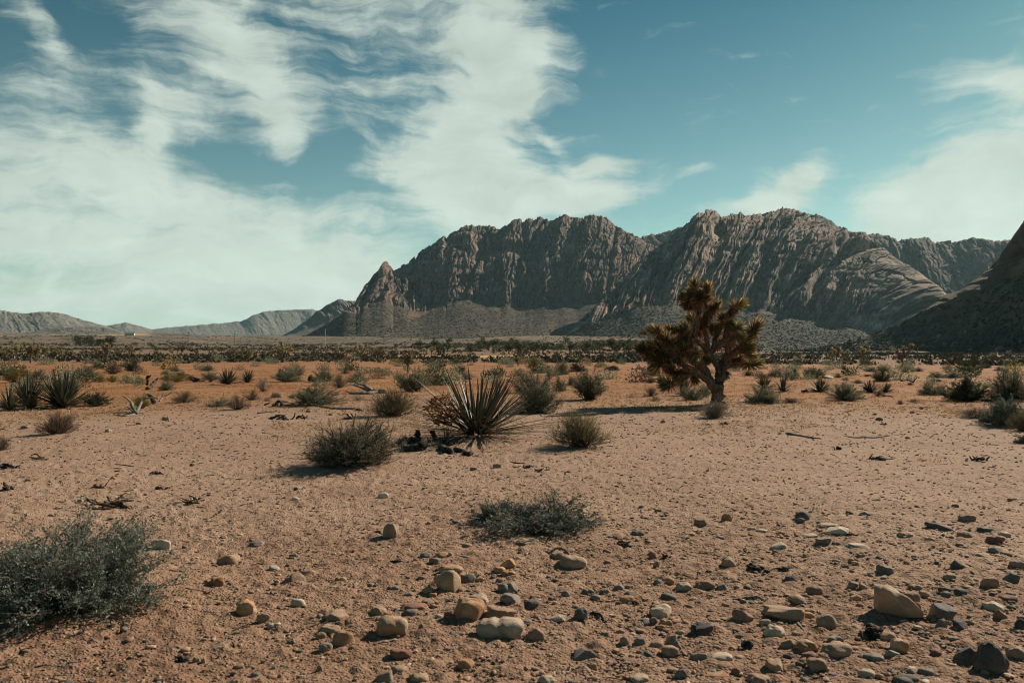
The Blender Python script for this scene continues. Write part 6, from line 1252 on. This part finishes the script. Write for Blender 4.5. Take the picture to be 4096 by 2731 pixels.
# ------------------------------------------------------------------ far things
def small_joshua(seed):
    rng = np.random.default_rng(seed); parts = []; blades = []; n = int(rng.integers(3, 6))
    P = [[(0, 0, -.1), (0.02, 0, .3), (.0, .02, .55)]]; tips = []
    for i in range(n):
        a = 2 * pi * i / n + rng.uniform(-.5, .5); o = rng.uniform(.12, .34); z = rng.uniform(.55, .95)
        P.append([(0, 0, rng.uniform(.3, .55)), (cos(a) * o * .6, sin(a) * o * .6, z * .72), (cos(a) * o, sin(a) * o, z)]); tips.append(np.array(P[-1][-1]))
        if rng.random() < .6:
            t2 = np.array(P[-1][1]) + np.array([rng.normal() * .14, rng.normal() * .14, .12]); P.append([P[-1][1], t2]); tips.append(t2)
    for q in P: parts.append(stick_arrays(rng, q, [.045, .036, .03][:len(q)], 6, .05))
    tv, tf = join(parts)
    C, D = [], []
    for t in tips:
        k = 34; d = rnd_dir(rng, k); d[:, 2] = d[:, 2] * .9 + .2; C.append(t[None] + d * .035 + np.array([0, 0, .0])); D.append(unit(d))
        C.append(t[None] + rng.normal(size=(16, 3)) * np.array([.02, .02, .05]) - np.array([0, 0, .09])); D.append(unit(rnd_dir(rng, 16) - np.array([0, 0, .8])))
    C, D = np.concatenate(C), np.concatenate(D); L = np.full(len(C), .12)
    lv, lf = leaf_batch(C + D * .04, D, L, L * .28, rng)
    v, f = join([(tv, tf), (lv, lf)])
    mi = np.concatenate([np.zeros(len(tf)), np.ones(len(lf))])
    return np_mesh('small_joshua_tree', v, f, False, [M['bark'], M['joshua']], {'v': np.concatenate([np.full(len(tv), .4), vattr(len(C), 4, rng)])}, mi)
def small_tree(seed, h=.9):
    rng = np.random.default_rng(seed); tr = [stick_arrays(rng, [(0, 0, -.05), (.02, 0, .2), (0, .02, .45)], [.05, .04, .02], 6, .05)]
    blobs = [(rng.normal(size=3) * np.array([.24, .24, .10]) + np.array([0, 0, .55]), rng.uniform(.18, .32)) for _ in range(7)]; C, D = [], []
    for c, r in blobs:
        k = 110; d = rnd_dir(rng, k); C.append(c + d * r * (rng.random((k, 1)) ** .4)); D.append(unit(d + .8 * rnd_dir(rng, k)))
    C, D = np.concatenate(C), np.concatenate(D); L = .09 * (.5 + rng.random(len(C))); lv, lf = leaf_batch(C, D, L, L * .6, rng); tv, tf = tr[0]
    lv[:, 2] = np.maximum(lv[:, 2], .02)
    return np_mesh('trunk', tv, tf, True, M['bark']), np_mesh('crown', lv, lf, False, M['tree_leaf'], {'v': vattr(len(C), 4, rng)})
def far_things():
    rng = np.random.default_rng(51)
    js = [small_joshua(800 + i) for i in range(7)]; ts = [small_tree(820 + i) for i in range(6)]
    def put(me, nm, X, r, h, wf, lab, cat, grp):
        a = atan2((X * 1024 / 2352 - 512) / FPX, 1); p = np.array([r * sin(a), r * cos(a), 0]); p[2] = float(gh(p[0], p[1])) - .1
        o = obj(nm, None if isinstance(me, tuple) else me, loc=p, label=lab, category=cat, group=grp)
        for q in (me if isinstance(me, tuple) else ()): obj(q.name.split('.')[0], q, o)
        o.scale = (h * wf, h * wf, h); o.rotation_euler = (0, 0, rng.uniform(0, 6.28)); return o
    for i in range(50):
        X = rng.uniform(-10, 1010) if i < 39 else rng.uniform(1500, 2340)
        put(js[int(rng.integers(0, 7))], 'small_joshua_tree', X, rng.uniform(115, 260), rng.uniform(1.7, 3.0), rng.uniform(.9, 1.3), 'far joshua tree, small and dark, in the line along the plain', 'tree', 'joshua trees lining the far plain')
    for X, r, h, lab in ((938, 62, 1.7, 'small joshua tree standing out on the red flat, bushier one'), (2072, 95, 2.6, 'forked small joshua tree alone on the shaded flat'), (1190, 88, 1.5, 'stunted joshua tree beside the yellow shrub'), (655, 150, 3.6, 'tallest of the far joshua trees with two close trunks')):
        put(js[int(rng.integers(0, 7))], 'small_joshua_tree', X, r, h, 1.1, lab, 'tree', 'joshua trees lining the far plain')
    for i in range(72):
        X = rng.uniform(940, 1500) if i < 46 else (rng.uniform(1360, 1560) if i < 62 else rng.uniform(170, 260))
        r = rng.uniform(235, 380) if i < 62 else rng.uniform(520, 600)
        put(ts[int(rng.integers(0, 6))], 'tree', X, r, rng.uniform(2.0, 4.8) * (1.5 if i >= 62 else 1), rng.uniform(.9, 1.5), 'bushy green tree in the grove along the foot of the mountains' if i < 62 else 'dark tree in the short row by the far white house', 'tree', 'grove of green trees on the plain' if i < 62 else 'row of trees by the far house')
    def plain(name, c, rough=.7):
        m, N, b = mat(name, rough, .3); n = N.noise(objco(N), 3, 4, .6); N.put(b.inputs['Base Color'], N.mix(N.ramp(n, .3, .7), tuple(x * .85 for x in c), c)); return m
    mw, mr, mb, mg = plain('white_plaster', (.62, .58, .52)), plain('green_roof_sheet', (.16, .24, .21)), plain('brown_roof_sheet', (.20, .085, .05)), plain('dark_glass', (.03, .035, .04), .2)
    def box(x0, x1, y0, y1, z0, z1):
        v = np.array([(x, y, z) for z in (z0, z1) for y in (y0, y1) for x in (x0, x1)], float); return v, np.array([(0, 2, 3, 1), (4, 5, 7, 6), (0, 1, 5, 4), (1, 3, 7, 5), (3, 2, 6, 7), (2, 0, 4, 6)])
    def house(X, r, w, d, hw, hr, wall, roof, lab, rz):
        a = atan2((X * 1024 / 2352 - 512) / FPX, 1); p = np.array([r * sin(a), r * cos(a), 0]); p[2] = float(gh(p[0], p[1])) + .2
        o = obj('house', None, loc=p, label=lab, category='house'); o.rotation_euler = (0, 0, rz)
        obj('wall', np_mesh('wall', *box(-w / 2, w / 2, -d / 2, d / 2, -1.0, hw), False, wall), o)
        e = .5; V = np.array([(-w / 2 - e, -d / 2 - e, hw + .02), (w / 2 + e, -d / 2 - e, hw + .02), (w / 2 + e, d / 2 + e, hw + .02), (-w / 2 - e, d / 2 + e, hw + .02), (-w / 2 - e, 0, hw + hr), (w / 2 + e, 0, hw + hr)], float)
        obj('roof', np_mesh('roof', V, [np.array([(0, 1, 5, 4), (2, 3, 4, 5), (0, 3, 2, 1)]), np.array([(0, 4, 3), (1, 2, 5)])], False, roof), o)
        for k in (-.3, .05, .32): obj('window', np_mesh('window', *box(k * w, k * w + 1.3, -d / 2 - .05, -d / 2 + .02, 1.0, 2.2), False, mg), o)
    house(298, 1300, 13, 8, 3.2, 2.2, mw, mr, 'white house with a green roof far out on the plain', .3)
    house(1277, 330, 5.4, 4, 1.0, .7, mb, mb, 'low brown roofed shed by the grove', -.2)
    house(1362, 700, 4.0, 4, 2.0, 1.0, mw, mb, 'small pale hut among the grove trees', .4)
    for X, r, h, lab in ((747, 640, 13, 'pale slender pole beyond the plain below the massif'), (432, 700, 12, 'utility pole out on the valley floor, farther from the massif'), (538, 740, 12, 'utility pole out on the valley floor, nearer to the massif')):
        a = atan2((X * 1024 / 2352 - 512) / FPX, 1); p = np.array([r * sin(a), r * cos(a), 0]); p[2] = float(gh(p[0], p[1])) - .3
        o = obj('utility_pole', None, loc=p, label=lab, category='pole')
        obj('pole', np_mesh('pole', *tube_batch(np.array([[(0, 0, 0), (0, 0, h * .5), (0, 0, h)]], float), np.array([[.22, .2, .16]]), 8), True, mw if X > 700 else M['brown_wood']), o)
        if X < 700: obj('crossarm', np_mesh('crossarm', *box(-1.2, 1.2, -.08, .08, h - 1.2, h - .95), False, M['brown_wood']), o)
# ------------------------------------------------------------------ air
def haze():
    m = bpy.data.materials.new('valley_air'); m.use_nodes = True
    t = m.node_tree; t.nodes.clear()
    v = t.nodes.new('ShaderNodeVolumePrincipled'); o = t.nodes.new('ShaderNodeOutputMaterial')
    v.inputs['Color'].default_value = (0.50, 0.82, 0.92, 1); v.inputs['Density'].default_value = HAZE_DENSITY
    v.inputs['Anisotropy'].default_value = 0.2
    t.links.new(v.outputs[0], o.inputs['Volume'])
    a, z0, z1 = 15000.0, HAZE_Z[0], HAZE_Z[1]
    V = np.array([(x, y, z) for z in (z0, z1) for y in (-a, a) for x in (-a, a)])
    F = np.array([(0, 2, 3, 1), (4, 5, 7, 6), (0, 1, 5, 4), (1, 3, 7, 5), (3, 2, 6, 7), (2, 0, 4, 6)])
    obj('haze', np_mesh('haze', V, F, False, m), kind='stuff', label='thin blue green air over the valley')
HAZE_DENSITY, HAZE_Z = 2.2e-5, (-60.0, 700.0)

# ------------------------------------------------------------------ build
for X_, Y_, r_, h_ in ((165, 1400, .75, .10), (1330, 1020, .55, .06), (795, 1070, .6, .05), (1090, 1015, .8, .06), (1235, 1205, .35, .03), (1650, 925, 1.2, .05)):
    p_ = at(X_, Y_); MOUNDS.append((p_[0], p_[1] + .15, r_, h_))
build_ground()
mountains()
plant_materials(); rock_materials()
joshua_tree()
place_yuccas()
place_shrubs()
make_wood()
place_rocks()
gravel()
dry_grass()
far_things()
scrub()
haze()
